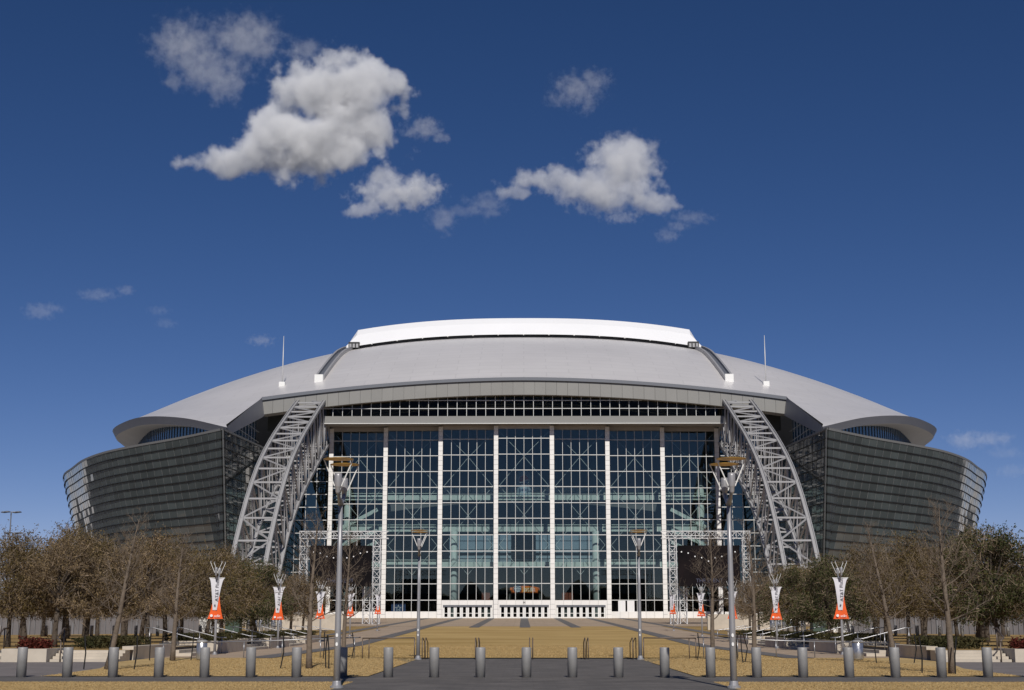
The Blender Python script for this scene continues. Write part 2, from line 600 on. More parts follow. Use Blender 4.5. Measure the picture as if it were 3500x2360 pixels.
# rim: fascia, soffit and clerestory behind it
for sgn in (-1, 1):
    top, low, inn = [], [], []
    fine = [240 + (YC - 240) * (i / 60) ** 1.35 for i in range(61)]
    for y in fine:
        x, z = Xr(y), Zr(y)
        e = 0.5
        dx, dy = Xr(min(y + e, YC)) - Xr(max(y - e, 240)), (min(y + e, YC) - max(y - e, 240))
        L = math.hypot(dx, dy)
        nx, ny = -dy / L, dx / L                      # inward normal (towards X=0 and back)
        k = min(1.0, (y - 240) / 14)
        top.append((sgn * (x + 0.05), y - 0.02, z + 0.06))
        low.append((sgn * (x + nx * 0.75), y + ny * 0.75, z - 1.40))
        k2 = max(0.0, min(1.0, (y - 290) / 30))
        inn.append((sgn * (x + nx * 5.2 * k), y + ny * 5.2 * k, z - 1.55 - 3.2 * k2))
    MB().grid([top, low]).build('roof_rim', 'rim_grey', stadium, smooth=True)
    MB().grid([low, inn]).build('soffit', 'soffit_grey', stadium, smooth=True)
    # clerestory glazing with its mullions
    g = MB().grid([[(p[0], p[1], p[2] + 0.02) for p in inn], [(p[0], p[1], 32.0) for p in inn]])
    g.build('clerestory_glass', 'blue_glass', stadium)
    # arc-length spaced mullions
    acc = 0.0
    prev = Vector(inn[0])
    step = 0.0
    for p in inn[1:40]:
        p = Vector(p)
        d = (p - prev).length
        while step < acc + d and d > 0:
            t = (step - acc) / d
            q = prev + (p - prev) * t
            nrm = Vector((-sgn * 0.7, -0.7, 0)) * 0
            bar_obj('mullion', (q.x - sgn * 0.0, q.y - 0.12, 32.6), (q.x, q.y - 0.12, q.z + 0.02), 0.09, 0.2, 'edge_dark', stadium)
            step += 1.7
        acc += d
        prev = p
    # side wall of the notch (prow) and its glazing
    rows_t, rows_b = [], []
    for i in range(13):
        y = 240 + (YF + 0.4 - 240) * i / 12
        t = i / 12
        zt = roof_z(min(XN, Xr(y)), y) + 0.05
        rows_t.append((sgn * (XN - 0.6 * (1 - t)), y, zt))
        rows_b.append((sgn * (XN - 0.55), y + 0.4, zt - 1.6 - 2.0 * t))
    MB().grid([rows_t, rows_b]).build('prow_wall', 'rim_grey', stadium)
    MB().grid([rows_b, [(sgn * (XN + 1.6), p[1], p[2] - 0.2) for p in rows_b]]).build('prow_soffit', 'soffit_grey', stadium)
    for i in range(4, 12):
        y = 240 + (YF + 0.4 - 240) * i / 12 + 0.6
        zt = rows_b[i][2]
        bar_obj('mullion', (sgn * (XN + 0.9), y, 32.4), (sgn * (XN + 0.9), y, zt + 0.3), 0.12, 0.12, 'mullion_white', stadium)
    gl = MB().grid([[(sgn * (XN + 1.1), p[1], p[2]) for p in rows_b[2:]], [(sgn * (XN + 1.1), p[1], 32.0) for p in rows_b[2:]]])
    gl.build('prow_glass', 'blue_glass', stadium)
    for z in (34.3, 36.5, 38.5):
        i0 = next((i for i in range(13) if rows_b[i][2] > z), 12)
        bar_obj('transom', (sgn * (XN + 0.9), rows_b[i0][1], z), (sgn * (XN + 0.9), 278, z), 0.1, 0.1, 'mullion_white', stadium)

# front fascia: dark drip edge and a row of separate panels
def arc_bar(name, m, y0, y1, f0, f1, xh, n=40):
    rows = []
    for i in range(n + 1):
        x = -xh + 2 * xh * i / n
        z0, z1 = f0(x), f1(x)
        rows.append([(x, y0, z0), (x, y0, z1), (x, y1, z1), (x, y1, z0), (x, y0, z0)])
    bb = MB().grid(rows)
    bb.f.append((0, 1, 2, 3))
    k = n * 5
    bb.f.append((k + 3, k + 2, k + 1, k))
    return bb.build(name, m, stadium)
ftop = lambda x: roof_z(x, YF)
arc_bar('drip_edge', 'edge_dark', YF - 0.25, YF + 1.2, lambda x: ftop(x) - 0.62, lambda x: ftop(x) + 0.03, XN - 0.02)
NP = 48
for i in range(NP):
    x0 = -XN + 2 * XN * i / NP + 0.02
    x1 = -XN + 2 * XN * (i + 1) / NP - 0.02
    pb = MB()
    h = 2.75
    v = [(x0, ftop(x0) - 0.64), (x1, ftop(x1) - 0.64), (x1, ftop(x1) - 0.64 - h), (x0, ftop(x0) - 0.64 - h)]
    pb.prism(v, YF + 0.15, YF + 0.5)
    pb.build('fascia_panel', 'fascia_panel', stadium)
arc_bar('fascia_backing', 'soffit_grey', YF + 0.52, YF + 3.6, lambda x: ftop(x) - 3.36, lambda x: ftop(x) - 0.7, XN - 0.1)

# retractable roof panel, its end bogies and the rails it runs on
b = MB()
XP = 40.0
HP = 4.6
def pz(x, y):
    return roof_z(x, y)
yp0, yp1 = 331.0, 2 * YC - 331.0
rows = []
for i in range(25):
    y = yp0 + (yp1 - yp0) * i / 24
    r = []
    for j in range(41):
        x = -XP + 2 * XP * j / 40
        r.append((x, y + (3.2 if i == 0 else 0), pz(x, y) + HP - (0.5 if i == 0 else 0)))
    rows.append(r)
b.grid(rows)
front_top = rows[0]
front_low = [(-XP - 2.6 + 2 * (XP + 2.6) * j / 40, yp0, pz(-XP - 2.6 + 2 * (XP + 2.6) * j / 40, yp0) + 0.75) for j in range(41)]
b.grid([front_low, front_top])
b.grid([[(-XP - 2.6, r[0][1], pz(XP + 2.6, r[0][1]) + 0.7), r[0]] for r in rows])
b.grid([[r[-1], (XP + 2.6, r[-1][1], pz(XP + 2.6, r[-1][1]) + 0.7)] for r in rows])
ret = b.build('retractable_roof', 'retractable_white', stadium, smooth=False)
b = MB()
b.grid([[(p[0], p[1] + 0.9, p[2] - 0.02) for p in front_low], [(p[0], p[1] + 0.9, p[2] - 0.95) for p in front_low]])
b.build('shadow_gap', 'black_metal', ret)
for i in range(13):
    x = -36 + 6 * i
    box_obj('edge_bracket', x - 0.12, x + 0.12, yp0 - 0.35, yp0 + 0.2, pz(x, yp0) + 0.55, pz(x, yp0) + 1.0, 'white_paint', ret)
for sgn in (-1, 1):
    x = sgn * 40.2
    z = pz(40, 331)
    b = MB()
    b.box(x - 1.3, x + 1.3, yp0 - 0.6, yp0 + 1.0, z + 0.2, z + 1.7)
    b.build('bogie_opening', 'black_metal', ret)
    b = MB()
    for k in (-0.8, 0, 0.8):
        b.box(x + k - 0.25, x + k + 0.25, yp0 - 0.9, yp0 - 0.5, z + 0.3, z + 1.2)
    b.build('bogie_wheel', 'arch_steel', ret)
    # rail
    for off, w, h, mm, nm in ((-0.75, 0.4, 1.0, 'arch_steel', 'rail_beam'), (0.0, 1.05, 0.45, 'edge_dark', 'rail_bed'), (0.75, 0.4, 1.0, 'arch_steel', 'rail_beam')):
        bb = MB()
        rr = []
        for i in range(23):
            y = 284.52 + (334 - 284.52) * i / 22
            xx = sgn * 41.5 + off
            zt = roof_z(41.5, y) + h
            rr.append([(xx - w / 2, y, zt - h - 0.6), (xx - w / 2, y, zt), (xx + w / 2, y, zt), (xx + w / 2, y, zt - h - 0.6)])
        bb.grid(rr)
        bb.f.append((0, 1, 2, 3))
        bb.build(nm, mm, stadium)
    z0 = roof_z(41.5, 283.5)
    MB().box(sgn * 41.5 - 0.85, sgn * 41.5 + 0.85, 283.3, 284.5, z0 - 1.0, z0 + 1.45).build('rail_stop', 'white_paint', stadium)
    # mast
    xm, ym = sgn * 49.2, 285.5
    zm = roof_z(49.2, ym)
    MB().box(xm - 0.6, xm + 0.6, ym - 0.6, ym + 0.6, zm - 0.8, zm + 0.7).build('mast_base', 'white_paint', stadium)
    MB().tube([(xm, ym, zm + 0.6), (xm, ym, zm + 5), (xm, ym, zm + 10.3)], [0.13, 0.11, 0.05], 8).build('mast', 'truss_silver', stadium, smooth=True)

# ------------------------------------------------------------------ stadium: glass wings
wtop = [(50.7, 237), (60, 248), (71.5, 260), (80, 270), (88, 283), (95.4, 299), (101, 311.5), (106.6, 330), (111, 360), (112, 396)]
ZW = 33.7
def resample(pts, n_per=12):
    seg = [0.0]
    for a, c in zip(pts, pts[1:]):
        seg.append(seg[-1] + math.dist(a, c))
    def at(s):
        return (interp(s, seg, [p[0] for p in pts]), interp(s, seg, [p[1] for p in pts]))
    return at, seg[-1]
wat, wlen = resample(wtop)
def wing_pt(s, z, out=0.0):
    """Point on the canted left-hand curtain wall (mirrored for the other side by the caller)."""
    s = max(0.0, min(s, wlen))
    x, y = wat(s)
    e = 0.6
    a, c = wat(max(s - e, 0)), wat(min(s + e, wlen))
    tx, ty = c[0] - a[0], c[1] - a[1]
    L = math.hypot(tx, ty)
    nx, ny = -ty / L, tx / L         # inward (towards x=0, +y)
    k = min(1, s / 10.0)
    k = k * k * (3 - 2 * k)
    h = ZW - z
    ox = nx * 0.26 * h * k
    oy = ny * 0.26 * h * k + 0.30 * h * (1 - k)
    return (x + ox - nx * out, y + oy - ny * out, z)
def ret_pt(t, z, out=0.0):
    """Return wall of a wing: t from 0 (corner) to 1 (back by the entrance)."""
    h = ZW - z
    x0, y0 = 50.7, 237 + 0.30 * h
    x1, y1 = 46.8, 284.0
    return (x0 + (x1 - x0) * t - out, y0 + (y1 - y0) * t, z)
ROWH = 1.5
NR = 21
rng = random.Random(5)
cols = []
s = 0.0
while s < wlen - 2.6:
    cols.append(s)
    s += 2.6
rcols = 17
for sgn in (-1, 1):
    wing = part('glass_wing', stadium)
    f = lambda p: (sgn * p[0], p[1], p[2])
    MB().grid([[f(wing_pt(wlen * i / 60, z, -0.35)) for i in range(61)] for z in (ZW - 0.1, 24, 14, PL - 1)]).build('backing_wall', 'wing_backing', wing)
    MB().grid([[f(ret_pt(i / 6, z, -0.3)) for i in range(7)] for z in (ZW - 0.1, 24, 14, PL - 1)]).build('backing_wall', 'wing_backing', wing)
    # terrace deck over the wing
    MB().grid([[f(wing_pt(wlen * i / 60, ZW - 0.3, -0.2)) for i in range(61)], [(sgn * 47, 284 + 112 * i / 60, ZW - 0.3) for i in range(61)]]).build('wing_deck', 'soffit_grey', wing)
    # coping
    MB().grid([[f(wing_pt(wlen * i / 90, ZW + dz, o)) for i in range(91)] for dz, o in ((-0.25, 0.12), (0.12, 0.12), (0.12, -0.5))]).build('coping', 'wing_mullion', wing)
    MB().grid([[f(ret_pt(i / 6, ZW + dz, o)) for i in range(7)] for dz, o in ((-0.25, 0.12), (0.12, 0.12), (0.12, -0.5))]).build('coping', 'wing_mullion', wing)
    rest = MB()
    rest_r = MB()
    count = 0
    for r in range(NR):
        z1 = ZW - 0.1 - r * ROWH
        z0 = z1 - ROWH
        # louvre shelf under each row
        MB().grid([[f(wing_pt(wlen * i / 90, z0 + dz, o)) for i in range(91)] for dz, o in ((0.07, 0.02), (0.07, 0.20), (-0.06, 0.20), (-0.08, 0.02))]).build('louver', 'louver_dark', wing)
        MB().grid([[f(ret_pt(i / 4, z0 + dz, o)) for i in range(5)] for dz, o in ((0.06, 0.0), (0.06, 0.14), (-0.06, 0.14), (-0.06, 0.0))]).build('louver', 'louver_dark', wing)
        for c, s in enumerate(cols):
            g = 0.04
            ja, jb = rng.gauss(0, 0.018), rng.gauss(0, 0.018)
            q = [wing_pt(s + g, z0 + 0.07, 0.02 + ja), wing_pt(s + 2.6 - g, z0 + 0.07, 0.02 + jb), wing_pt(s + 2.6 - g, z1 - 0.1, 0.02 - ja), wing_pt(s + g, z1 - 0.1, 0.02 - jb)]
            qi = [wing_pt(s + g, z0 + 0.1, -0.1), wing_pt(s + 2.6 - g, z0 + 0.1, -0.1), wing_pt(s + 2.6 - g, z1 - 0.1, -0.1), wing_pt(s + g, z1 - 0.1, -0.1)]
            vs = [f(p) for p in q + qi]
            fs = [(0, 1, 2, 3), (0, 4, 5, 1), (1, 5, 6, 2), (2, 6, 7, 3), (3, 7, 4, 0)]
            if r < 9 and c < 16:
                MB().add(vs, fs).build('glass_panel', 'wing_glass', wing)
                count += 1
            else:
                rest.add(vs, fs)
        for c in range(rcols):
            t0, t1 = c / rcols, (c + 1) / rcols
            ja = rng.gauss(0, 0.02)
            q = [ret_pt(t0 + .002, z0 + .08, 0.02 + ja), ret_pt(t1 - .002, z0 + .08, 0.02), ret_pt(t1 - .002, z1 - .08, 0.02 - ja), ret_pt(t0 + .002, z1 - .08, 0.02)]
            rest_r.quad(*[f(p) for p in q])
    o = rest.build('outer_glass_panels', 'wing_glass', wing)
    o['kind'] = 'stuff'
    o = rest_r.build('return_glass_panels', 'wing_glass', wing)
    o['kind'] = 'stuff'
    # vertical mullions
    mm = MB()
    for s in cols:
        mm.grid([[f(wing_pt(s - 0.05, z, 0.045)), f(wing_pt(s + 0.05, z, 0.045))] for z in (ZW - 0.1, 26, 18, 10, PL)])
    mm.build('wing_mullions', 'wing_mullion', wing)
    MB().grid([[f(wing_pt(0.0, z, 0.1)), f((wing_pt(0.0, z)[0], wing_pt(0.0, z)[1] - 0.22, z)), f(ret_pt(0.004, z, 0.14))] for z in (ZW + 0.1, 26, 18, 10, PL)]).build('corner_post', 'wing_mullion', wing)

# ------------------------------------------------------------------ stadium: entrance wall
PY = {0: 279.0, 1: 280.4, 2: 281.8, 3: 283.2}         # the doors step back from the centre
BAY = 11.0
ROW = 3.14
GB, GT = PL + 3.5, 39.3
pane_w = BAY - 0.9
NCOL = 6
cw = pane_w / NCOL
rows_c = [GB]
while rows_c[-1] + ROW < GT:
    rows_c.append(rows_c[-1] + ROW)
rows_c.append(GT)

def glazed_bay(parent, cx, y, zs, x0, x1, ncol, gm='door_glass', label=None):
    """Panes, mullions, transoms and bracing rods of one bay."""
    w = (x1 - x0) / ncol
    for i in range(ncol):
        for k in range(len(zs) - 1):
            box_obj('window_pane', x0 + i * w + 0.04, x0 + (i + 1) * w - 0.04, y, y + 0.04, zs[k] + 0.05, zs[k + 1] - 0.05, gm, parent)
    for i in range(1, ncol):
        box_obj('mullion', x0 + i * w - 0.043, x0 + i * w + 0.043, y - 0.16, y + 0.14, zs[0], zs[-1], 'mullion_white', parent)
    for z in zs[1:-1]:
        box_obj('transom', x0, x1, y - 0.20, y + 0.18, z - 0.07, z + 0.07, 'mullion_white', parent)

def braces(parent, x0, x1, y, z0, z1, half=5.75):
    xm = (x0 + x1) / 2
    z = z1 - 4.6
    up = True
    # zig-zag of rods, nodes alternating between the centre and the sides
    nodes = []
    z = z1 - 5.0
    c = True
    while z > z0:
        nodes.append((z, c))
        z -= half
        c = not c
    nodes = [(z1 - 0.1, None)] + nodes
    for k in range(len(nodes) - 1):
        (za, ca), (zb, cb) = nodes[k], nodes[k + 1]
        for sx_ in (x0 + 0.2, x1 - 0.2):
            xa = xm if ca is True else sx_
            xb = xm if cb is True else sx_
            if ca is None:
                xa = sx_ if cb else xm
            bar_obj('brace_rod', (xa, y, za), (xb, y, zb), 0.075, 0.075, 'mullion_white', parent)

def pier(parent, x, y, z0, z1, w=0.85):
    p = part('pier', parent)
    box_obj('core', x - w / 2 + 0.03, x + w / 2 - 0.03, y - 0.2, y + 0.9, z0, z1, 'soffit_grey', p)
    n = int((z1 - z0) / 0.95)
    h = (z1 - z0) / n
    for k in range(n):
        box_obj('cladding_panel', x - w / 2, x + w / 2, y - 0.35, y - 0.19, z0 + k * h + 0.02, z0 + (k + 1) * h - 0.02, 'white_cladding', p)

ordn = {-2: 'outer left', -1: 'inner left', 0: 'centre', 1: 'inner right', 2: 'outer right'}
bays = {}
for k in range(-3, 4):
    y = PY[abs(k)]
    cx = k * BAY
    x0, x1 = cx - pane_w / 2, cx + pane_w / 2
    if abs(k) <= 2:
        root = thing('glass_gate', ['tall central glass gate above the entrance marked H', 'tall glass gate directly {} of the central one, over a row of entrance doors', 'tall glass gate two bays {} of the central one, glazed almost to the ground'][abs(k)].format('left' if k < 0 else 'right'), 'glass gate', (cx, y, PL), 'tall sliding glass gates of the entrance wall')
    else:
        root = part('glazed_bay', stadium)
    zs = list(rows_c)
    if abs(k) >= 2:
        zs = [PL + 1.35] + zs
    glazed_bay(root, cx, y, zs, x0, x1, NCOL)
    braces(root, x0, x1, y + 0.55, GB, GT - 0.4)
    if abs(k) >= 2:
        n = 6
        for i in range(n):
            box_obj('base_panel', x0 + (x1 - x0) * i / n + 0.02, x0 + (x1 - x0) * (i + 1) / n - 0.02, y - 0.3, y - 0.1, PL - 0.3, PL + 1.33, 'white_cladding', root)
        box_obj('base_core', x0, x1, y - 0.1, y + 0.3, PL - 0.3, PL + 1.3, 'soffit_grey', root)
    box_obj('head_panel', x0 - 0.4, x1 + 0.4, y - 0.1, y + 0.4, GT + 0.02, 40.2, 'soffit_grey', root)
    bays[k] = root
for k in range(-4, 4):
    x = (k + 0.5) * BAY
    y = PY[min(3, min(abs(k), abs(k + 1)))] if abs(k + 0.5) < 3.4 else PY[3]
    own = stadium
    pier(own, x, y, PL - 0.2, 39.9)
# door sets under the three central panels
fr_me = {}
for k in (-1, 0, 1):
    y = PY[abs(k)]
    cx = k * BAY
    root = bays[k]
    x0, x1 = cx - pane_w / 2, cx + pane_w / 2
    dx0, dx1 = cx - 4.75, cx + 4.75
    # cladding round the doors
    n = 6
    for i in range(n):
        box_obj('header_panel', x0 + (x1 - x0) * i / n + 0.015, x0 + (x1 - x0) * (i + 1) / n - 0.015, y - 0.34, y - 0.1, PL + 2.55, GB - 0.04, 'white_cladding', root)
    box_obj('header_core', x0, x1, y - 0.1, y + 0.4, PL + 2.5, GB - 0.02, 'soffit_grey', root)
    box_obj('lintel', dx0 - 0.05, dx1 + 0.05, y - 0.30, y + 0.2, PL + 2.2, PL + 2.52, 'edge_dark', root)
    for sgn in (-1, 1):
        a, c = (x0, dx0) if sgn < 0 else (dx1, x1)
        for q in range(3):
            box_obj('jamb_panel', a + 0.01, c - 0.01, y - 0.34, y - 0.05, PL - 0.2 + q * 0.92, PL - 0.2 + (q + 1) * 0.92 - 0.02, 'white_cladding', root)
    dw = (dx1 - dx0) / 8
    for i in range(8):
        a = dx0 + i * dw
        d = part('door', root)
        lf = 0.30
        box_obj('stile', a + 0.01, a + lf, y - 0.1, y + 0.0, PL - 0.02, PL + 2.2, 'white_paint', d)
        box_obj('stile', a + dw - lf, a + dw - 0.01, y - 0.1, y + 0.0, PL - 0.02, PL + 2.2, 'white_paint', d)
        box_obj('bottom_rail', a + lf, a + dw - lf, y - 0.095, y + 0.0, PL - 0.02, PL + 0.28, 'white_paint', d)
        box_obj('push_bar', a + lf, a + dw - lf, y - 0.14, y - 0.02, PL + 0.93, PL + 1.03, 'white_paint', d)
        box_obj('window_pane', a + lf, a + dw - lf, y - 0.06, y - 0.02, PL + 0.28, PL + 0.93, 'door_glass', d)
        box_obj('window_pane', a + lf, a + dw - lf, y - 0.06, y - 0.02, PL + 1.03, PL + 2.2, 'door_glass', d)
# entrance letter
me = text_mesh('letter', 'H', 1.0, 'black_metal', 0.03)
inst('entrance_letter', me, bays[0], (0, 279.0 - 0.36, PL + 2.98), (R(90), 0, 0), (0.72, 1.0, 1))

# beam, soffit and arched clerestory over the doors
XB = 39.4
b = MB().box(-XB, XB, 276.2, 277.6, 40.05, 41.45)
b.build('beam', 'fascia_panel', stadium)
MB().box(-XB, XB, 277.6, 285, 40.25, 40.5).build('beam_soffit', 'soffit_grey', stadium)
MB().box(-XB - 0.2, XB + 0.2, 276.0, 276.4, 39.93, 40.04).build('drip_strip', 'white_paint', stadium)
fl = lambda x: ftop(x) - 0.64 - 2.75
cwid = 1.86
nx = int(2 * XB / cwid)
cwid = 2 * XB / nx
tz = [43.0, 44.6]
for i in range(nx):
    x0 = -XB + i * cwid
    xm = x0 + cwid / 2
    zt = fl(xm) - 0.02
    zs = [41.45] + [z for z in tz if z < zt - 0.4] + [zt + 0.35]
    for k in range(len(zs) - 1):
        box_obj('window_pane', x0 + 0.04, x0 + cwid - 0.04, 276.75, 276.79, zs[k] + 0.04, zs[k + 1] - 0.04, 'clerestory_glass', stadium)
    if i:
        box_obj('mullion', x0 - 0.05, x0 + 0.05, 276.55, 276.85, 41.45, fl(x0) + 0.3, 'mullion_white', stadium)
for z in tz:
    xs = [x for x in np.linspace(0, XB, 200) if fl(x) > z]
    if xs:
        xe = xs[-1] - 0.1
        box_obj('transom', -xe, xe, 276.5, 276.88, z - 0.06, z + 0.06, 'mullion_white', stadium)
# truss chords that show through the clerestory
for dz in (0.0, 0.55):
    MB().tube([(x, 281.5 + dz, 44.2 - 2.9 * (x / 38.0) ** 2 + dz) for x in np.linspace(-38, 38, 25)], 0.13, 6).build('roof_truss_chord', 'column_white', stadium, smooth=True)
for i in range(10):
    x = -36 + 8 * i
    z = 44.5 - 2.9 * (x / 38.0) ** 2
    for s_ in (-1, 1):
        bar_obj('roof_truss_web', (x, 281.7, z), (x + s_ * 3.5, 283.5, z + 4.2), 0.22, 0.22, 'column_white', stadium)

# glazing between the arches and the wings
for sgn in (-1, 1):
    sb = part('side_glazing', stadium)
    x0, x1 = (39.2, 47.6)
    zs = [PL + 1.3 + 2.55 * i for i in range(15)]
    if sgn < 0:
        glazed_bay(sb, 0, 283.4, zs, -x1, -x0, 4, 'side_glass')
    else:
        glazed_bay(sb, 0, 283.4, zs, x0, x1, 4, 'side_glass')
    for i in range(4):
        a = x0 + (x1 - x0) * i / 4
        box_obj('base_panel', *sorted((sgn * (a + 0.02), sgn * (a + 2.06))), 283.1, 283.6, PL - 0.3, PL + 1.28, 'white_cladding', sb)
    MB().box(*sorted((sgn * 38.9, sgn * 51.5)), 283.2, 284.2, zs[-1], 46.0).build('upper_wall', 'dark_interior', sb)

# interior: floors, columns, stands and the far end wall open to the sky
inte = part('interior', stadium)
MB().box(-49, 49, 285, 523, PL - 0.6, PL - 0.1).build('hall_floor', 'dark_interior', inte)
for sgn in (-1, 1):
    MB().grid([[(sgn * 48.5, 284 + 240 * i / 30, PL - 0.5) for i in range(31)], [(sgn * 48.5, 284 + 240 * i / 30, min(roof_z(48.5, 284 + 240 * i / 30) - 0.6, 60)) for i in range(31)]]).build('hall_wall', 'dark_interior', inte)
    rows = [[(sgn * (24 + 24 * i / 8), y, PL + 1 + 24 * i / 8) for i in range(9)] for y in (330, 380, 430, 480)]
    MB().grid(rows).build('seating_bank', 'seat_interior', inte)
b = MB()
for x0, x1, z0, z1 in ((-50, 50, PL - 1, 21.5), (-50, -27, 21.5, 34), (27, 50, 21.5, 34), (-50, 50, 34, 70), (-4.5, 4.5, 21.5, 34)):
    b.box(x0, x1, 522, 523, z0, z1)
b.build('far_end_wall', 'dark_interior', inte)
for i in range(-9, 10):
    if abs(i) > 1:
        box_obj('far_mullion', i * 2.9 - 0.12, i * 2.9 + 0.12, 521.6, 521.9, 21.5, 34, 'louver_dark', inte)
for sx_ in (-1, 1):
    box_obj('far_pane', *sorted((sx_ * 4.5, sx_ * 27)), 522.4, 522.5, 21.5, 34, 'far_glass', inte)
for z in (24.6, 27.8, 31):
    box_obj('far_transom', -27, 27, 521.5, 521.8, z - 0.12, z + 0.12, 'louver_dark', inte)
for zf, yf in ((13.2, 289.5), (20.4, 292.0), (26.6, 289.5)):
    box_obj('concourse_slab', -38.4, 38.4, yf, yf + 9, zf - 0.55, zf, 'dark_interior', inte)
    nb = 18
    for i in range(nb):
        a = -38.2 + 76.4 * i / nb
        if abs(a % 11 - 5.5) < 0.2:
            continue
        box_obj('parapet_panel', a + 0.06, a + 76.4 / nb - 0.06, yf - 0.18, yf - 0.02, zf - 0.45, zf + 0.55, 'slab_edge', inte)
    box_obj('top_rail', -38.2, 38.2, yf - 0.16, yf - 0.06, zf + 0.85, zf + 0.97, 'slab_edge', inte)
    MB().box(-38.4, 38.4, yf + 8.6, yf + 9, zf - 5.6, zf - 0.6).build('concourse_back_wall', 'dark_interior', inte) if zf == 13.2 else None
for zf, yf in ((16.8, 312.0), (23.6, 318.0), (30.5, 312.0)):
    for i in range(20):
        a = -38 + 3.8 * i
        if abs(a + 1.9) < 27 and zf < 24:
            continue
        box_obj('parapet_panel', a + 0.08, a + 3.72, yf - 0.2, yf, zf - 0.8, zf + 0.6, 'slab_edge', inte)
    box_obj('balcony_slab', -38.4, 38.4, yf, yf + 6, zf - 0.5, zf - 0.1, 'seat_interior', inte)
for x in (-36, -14.2, 14.6, 36):
    MB().tube([(x, 291.2, PL - 0.2), (x, 291.2, 33 if abs(x) > 20 else 20)], 0.75, 16).build('column', 'column_white', inte, smooth=True)
for sgn in (-1, 1):      # raking stair beams at the sides of the hall
    for z in (14, 20.5):
        bar_obj('stair_beam', (sgn * 36.5, 287.5, z), (sgn * 29.5, 287.5, z + 3.6), 0.5, 0.7, 'slab_edge', inte)
        bar_obj('stair_beam', (sgn * 29.5, 287.3, z - 0.6), (sgn * 37.0, 287.3, z - 3.8), 0.5, 0.7, 'slab_edge', inte)

# ------------------------------------------------------------------ the two great arch trusses
AY = [206, 210, 216, 221.6, 228, 236, 247, 258, 274, 292]
AZ = [-5, 1, 9.4, 15.8, 21.7, 27.4, 33.0, 37.6, 43.9, 50.2]
seg = [0.0]
for i in range(len(AY) - 1):
    seg.append(seg[-1] + math.hypot(AY[i + 1] - AY[i], AZ[i + 1] - AZ[i]))
def arch_pt(s, depth=0.0):
    y, z = interp(s, seg, AY), interp(s, seg, AZ)
    y2, z2 = interp(s + 0.3, seg, AY), interp(s + 0.3, seg, AZ)
    y1, z1 = interp(s - 0.3, seg, AY), interp(s - 0.3, seg, AZ)
    L = math.hypot(y2 - y1, z2 - z1)
    ty, tz_ = (y2 - y1) / L, (z2 - z1) / L
    return y + tz_ * depth, z - ty * depth
NPAN = 20
S0, S1 = 4.0, seg[-1] - 8.0
nodes = [S0 + (S1 - S0) * (i / NPAN) ** 0.82 for i in range(NPAN + 1)]
DEP = 9.6
for sgn in (-1, 1):
    arch = part('arch_truss', stadium)
    XO, XI = sgn * 44.3, sgn * 39.1
    def P(x, i, d):
        y, z = arch_pt(nodes[i], d)
        return Vector((x, y, z))
    for x in (XO, XI):
        for d in (0.0, DEP):
            ch = MB()
            for i in range(NPAN):
                p, q = P(x, i, d), P(x, i + 1, d)
                n_ = Vector((0, (q - p).z, -(q - p).y)).normalized()
                ext = (q - p).normalized() * 0.06
                for ox in (-0.27, 0.27):
                    ch.bar(p + Vector((ox, 0, 0)) - ext, q + Vector((ox, 0, 0)) + ext, 0.12, 0.58, n_)
                ch.bar(p, q, 0.46, 0.10, n_)
            ch.build('chord', 'arch_steel', arch)
    for d in (0.0, DEP):
        for i in range(NPAN + 1):
            bar_obj('cross_tie', P(XO, i, d), P(XI, i, d), 0.22, 0.28, 'arch_steel', arch)
        for i in range(NPAN):
            a, c = (XO, XI) if (i % 2 == 0) else (XI, XO)
            bar_obj('brace', P(a, i, d), P(c, i + 1, d), 0.19, 0.22, 'arch_steel', arch)
    for x in (XO, XI):
        for i in range(NPAN + 1):
            bar_obj('web_post', P(x, i, 0.0), P(x, i, DEP), 0.22, 0.26, 'arch_steel', arch)
        for i in range(0, NPAN, 1):
            d0, d1 = (0.0, DEP) if i % 2 == 0 else (DEP, 0.0)
            bar_obj('brace', P(x, i, d0), P(x, i + 1, d1), 0.21, 0.24, 'arch_steel', arch)
    # abutment the arch springs from
    MB().box(sgn * 41.2 - 5, sgn * 41.2 + 5, 206, 226, 0.6, gz(216) + 1.2).build('abutment', 'concrete', arch)
#STAGE2
# ------------------------------------------------------------------ things seen through the entrance glass
can = thing('giant_drink_can', 'giant blue drink can with round red, white and blue emblem high behind the central glass', 'display', (0, 291.5, 26.62))
MB().lathe([(1.2, 0.0), (1.62, 0.35), (1.65, 0.6), (1.65, 4.6), (1.5, 5.0), (1.15, 5.35), (1.15, 5.5)], 28, (0, 0, 0)).build('can_body', 'can_blue', can, smooth=True, world=False)
def disc_pts(r, y, a0=0, a1=360, n=28, z=3.6):
    return [(r * math.cos(R(a0 + (a1 - a0) * i / n)), y, z + r * math.sin(R(a0 + (a1 - a0) * i / n))) for i in range(n + 1)]
MB().prism([(p[0], p[2]) for p in disc_pts(1.08, 0)][:-1], -1.80, -1.70).build('emblem_ring', 'print_white', can, world=False)
up = [(p[0], p[2]) for p in disc_pts(0.98, 0, 8, 200)]
MB().prism(up + [(-0.3, 3.35), (0.35, 3.75)], -1.86, -1.81).build('emblem_upper', 'sign_red', can, world=False)
lo = [(p[0], p[2]) for p in disc_pts(0.98, 0, 215, 352)]
MB().prism(lo + [(0.4, 3.45), (-0.3, 3.1)], -1.86, -1.81).build('emblem_lower', 'sign_blue', can, world=False)
inst('can_lettering', text_mesh('lettering', 'pepsi', 0.95, 'sign_blue', 0.02), can, (0, -1.72, 1.75), (R(90), 0, 0), world=False)

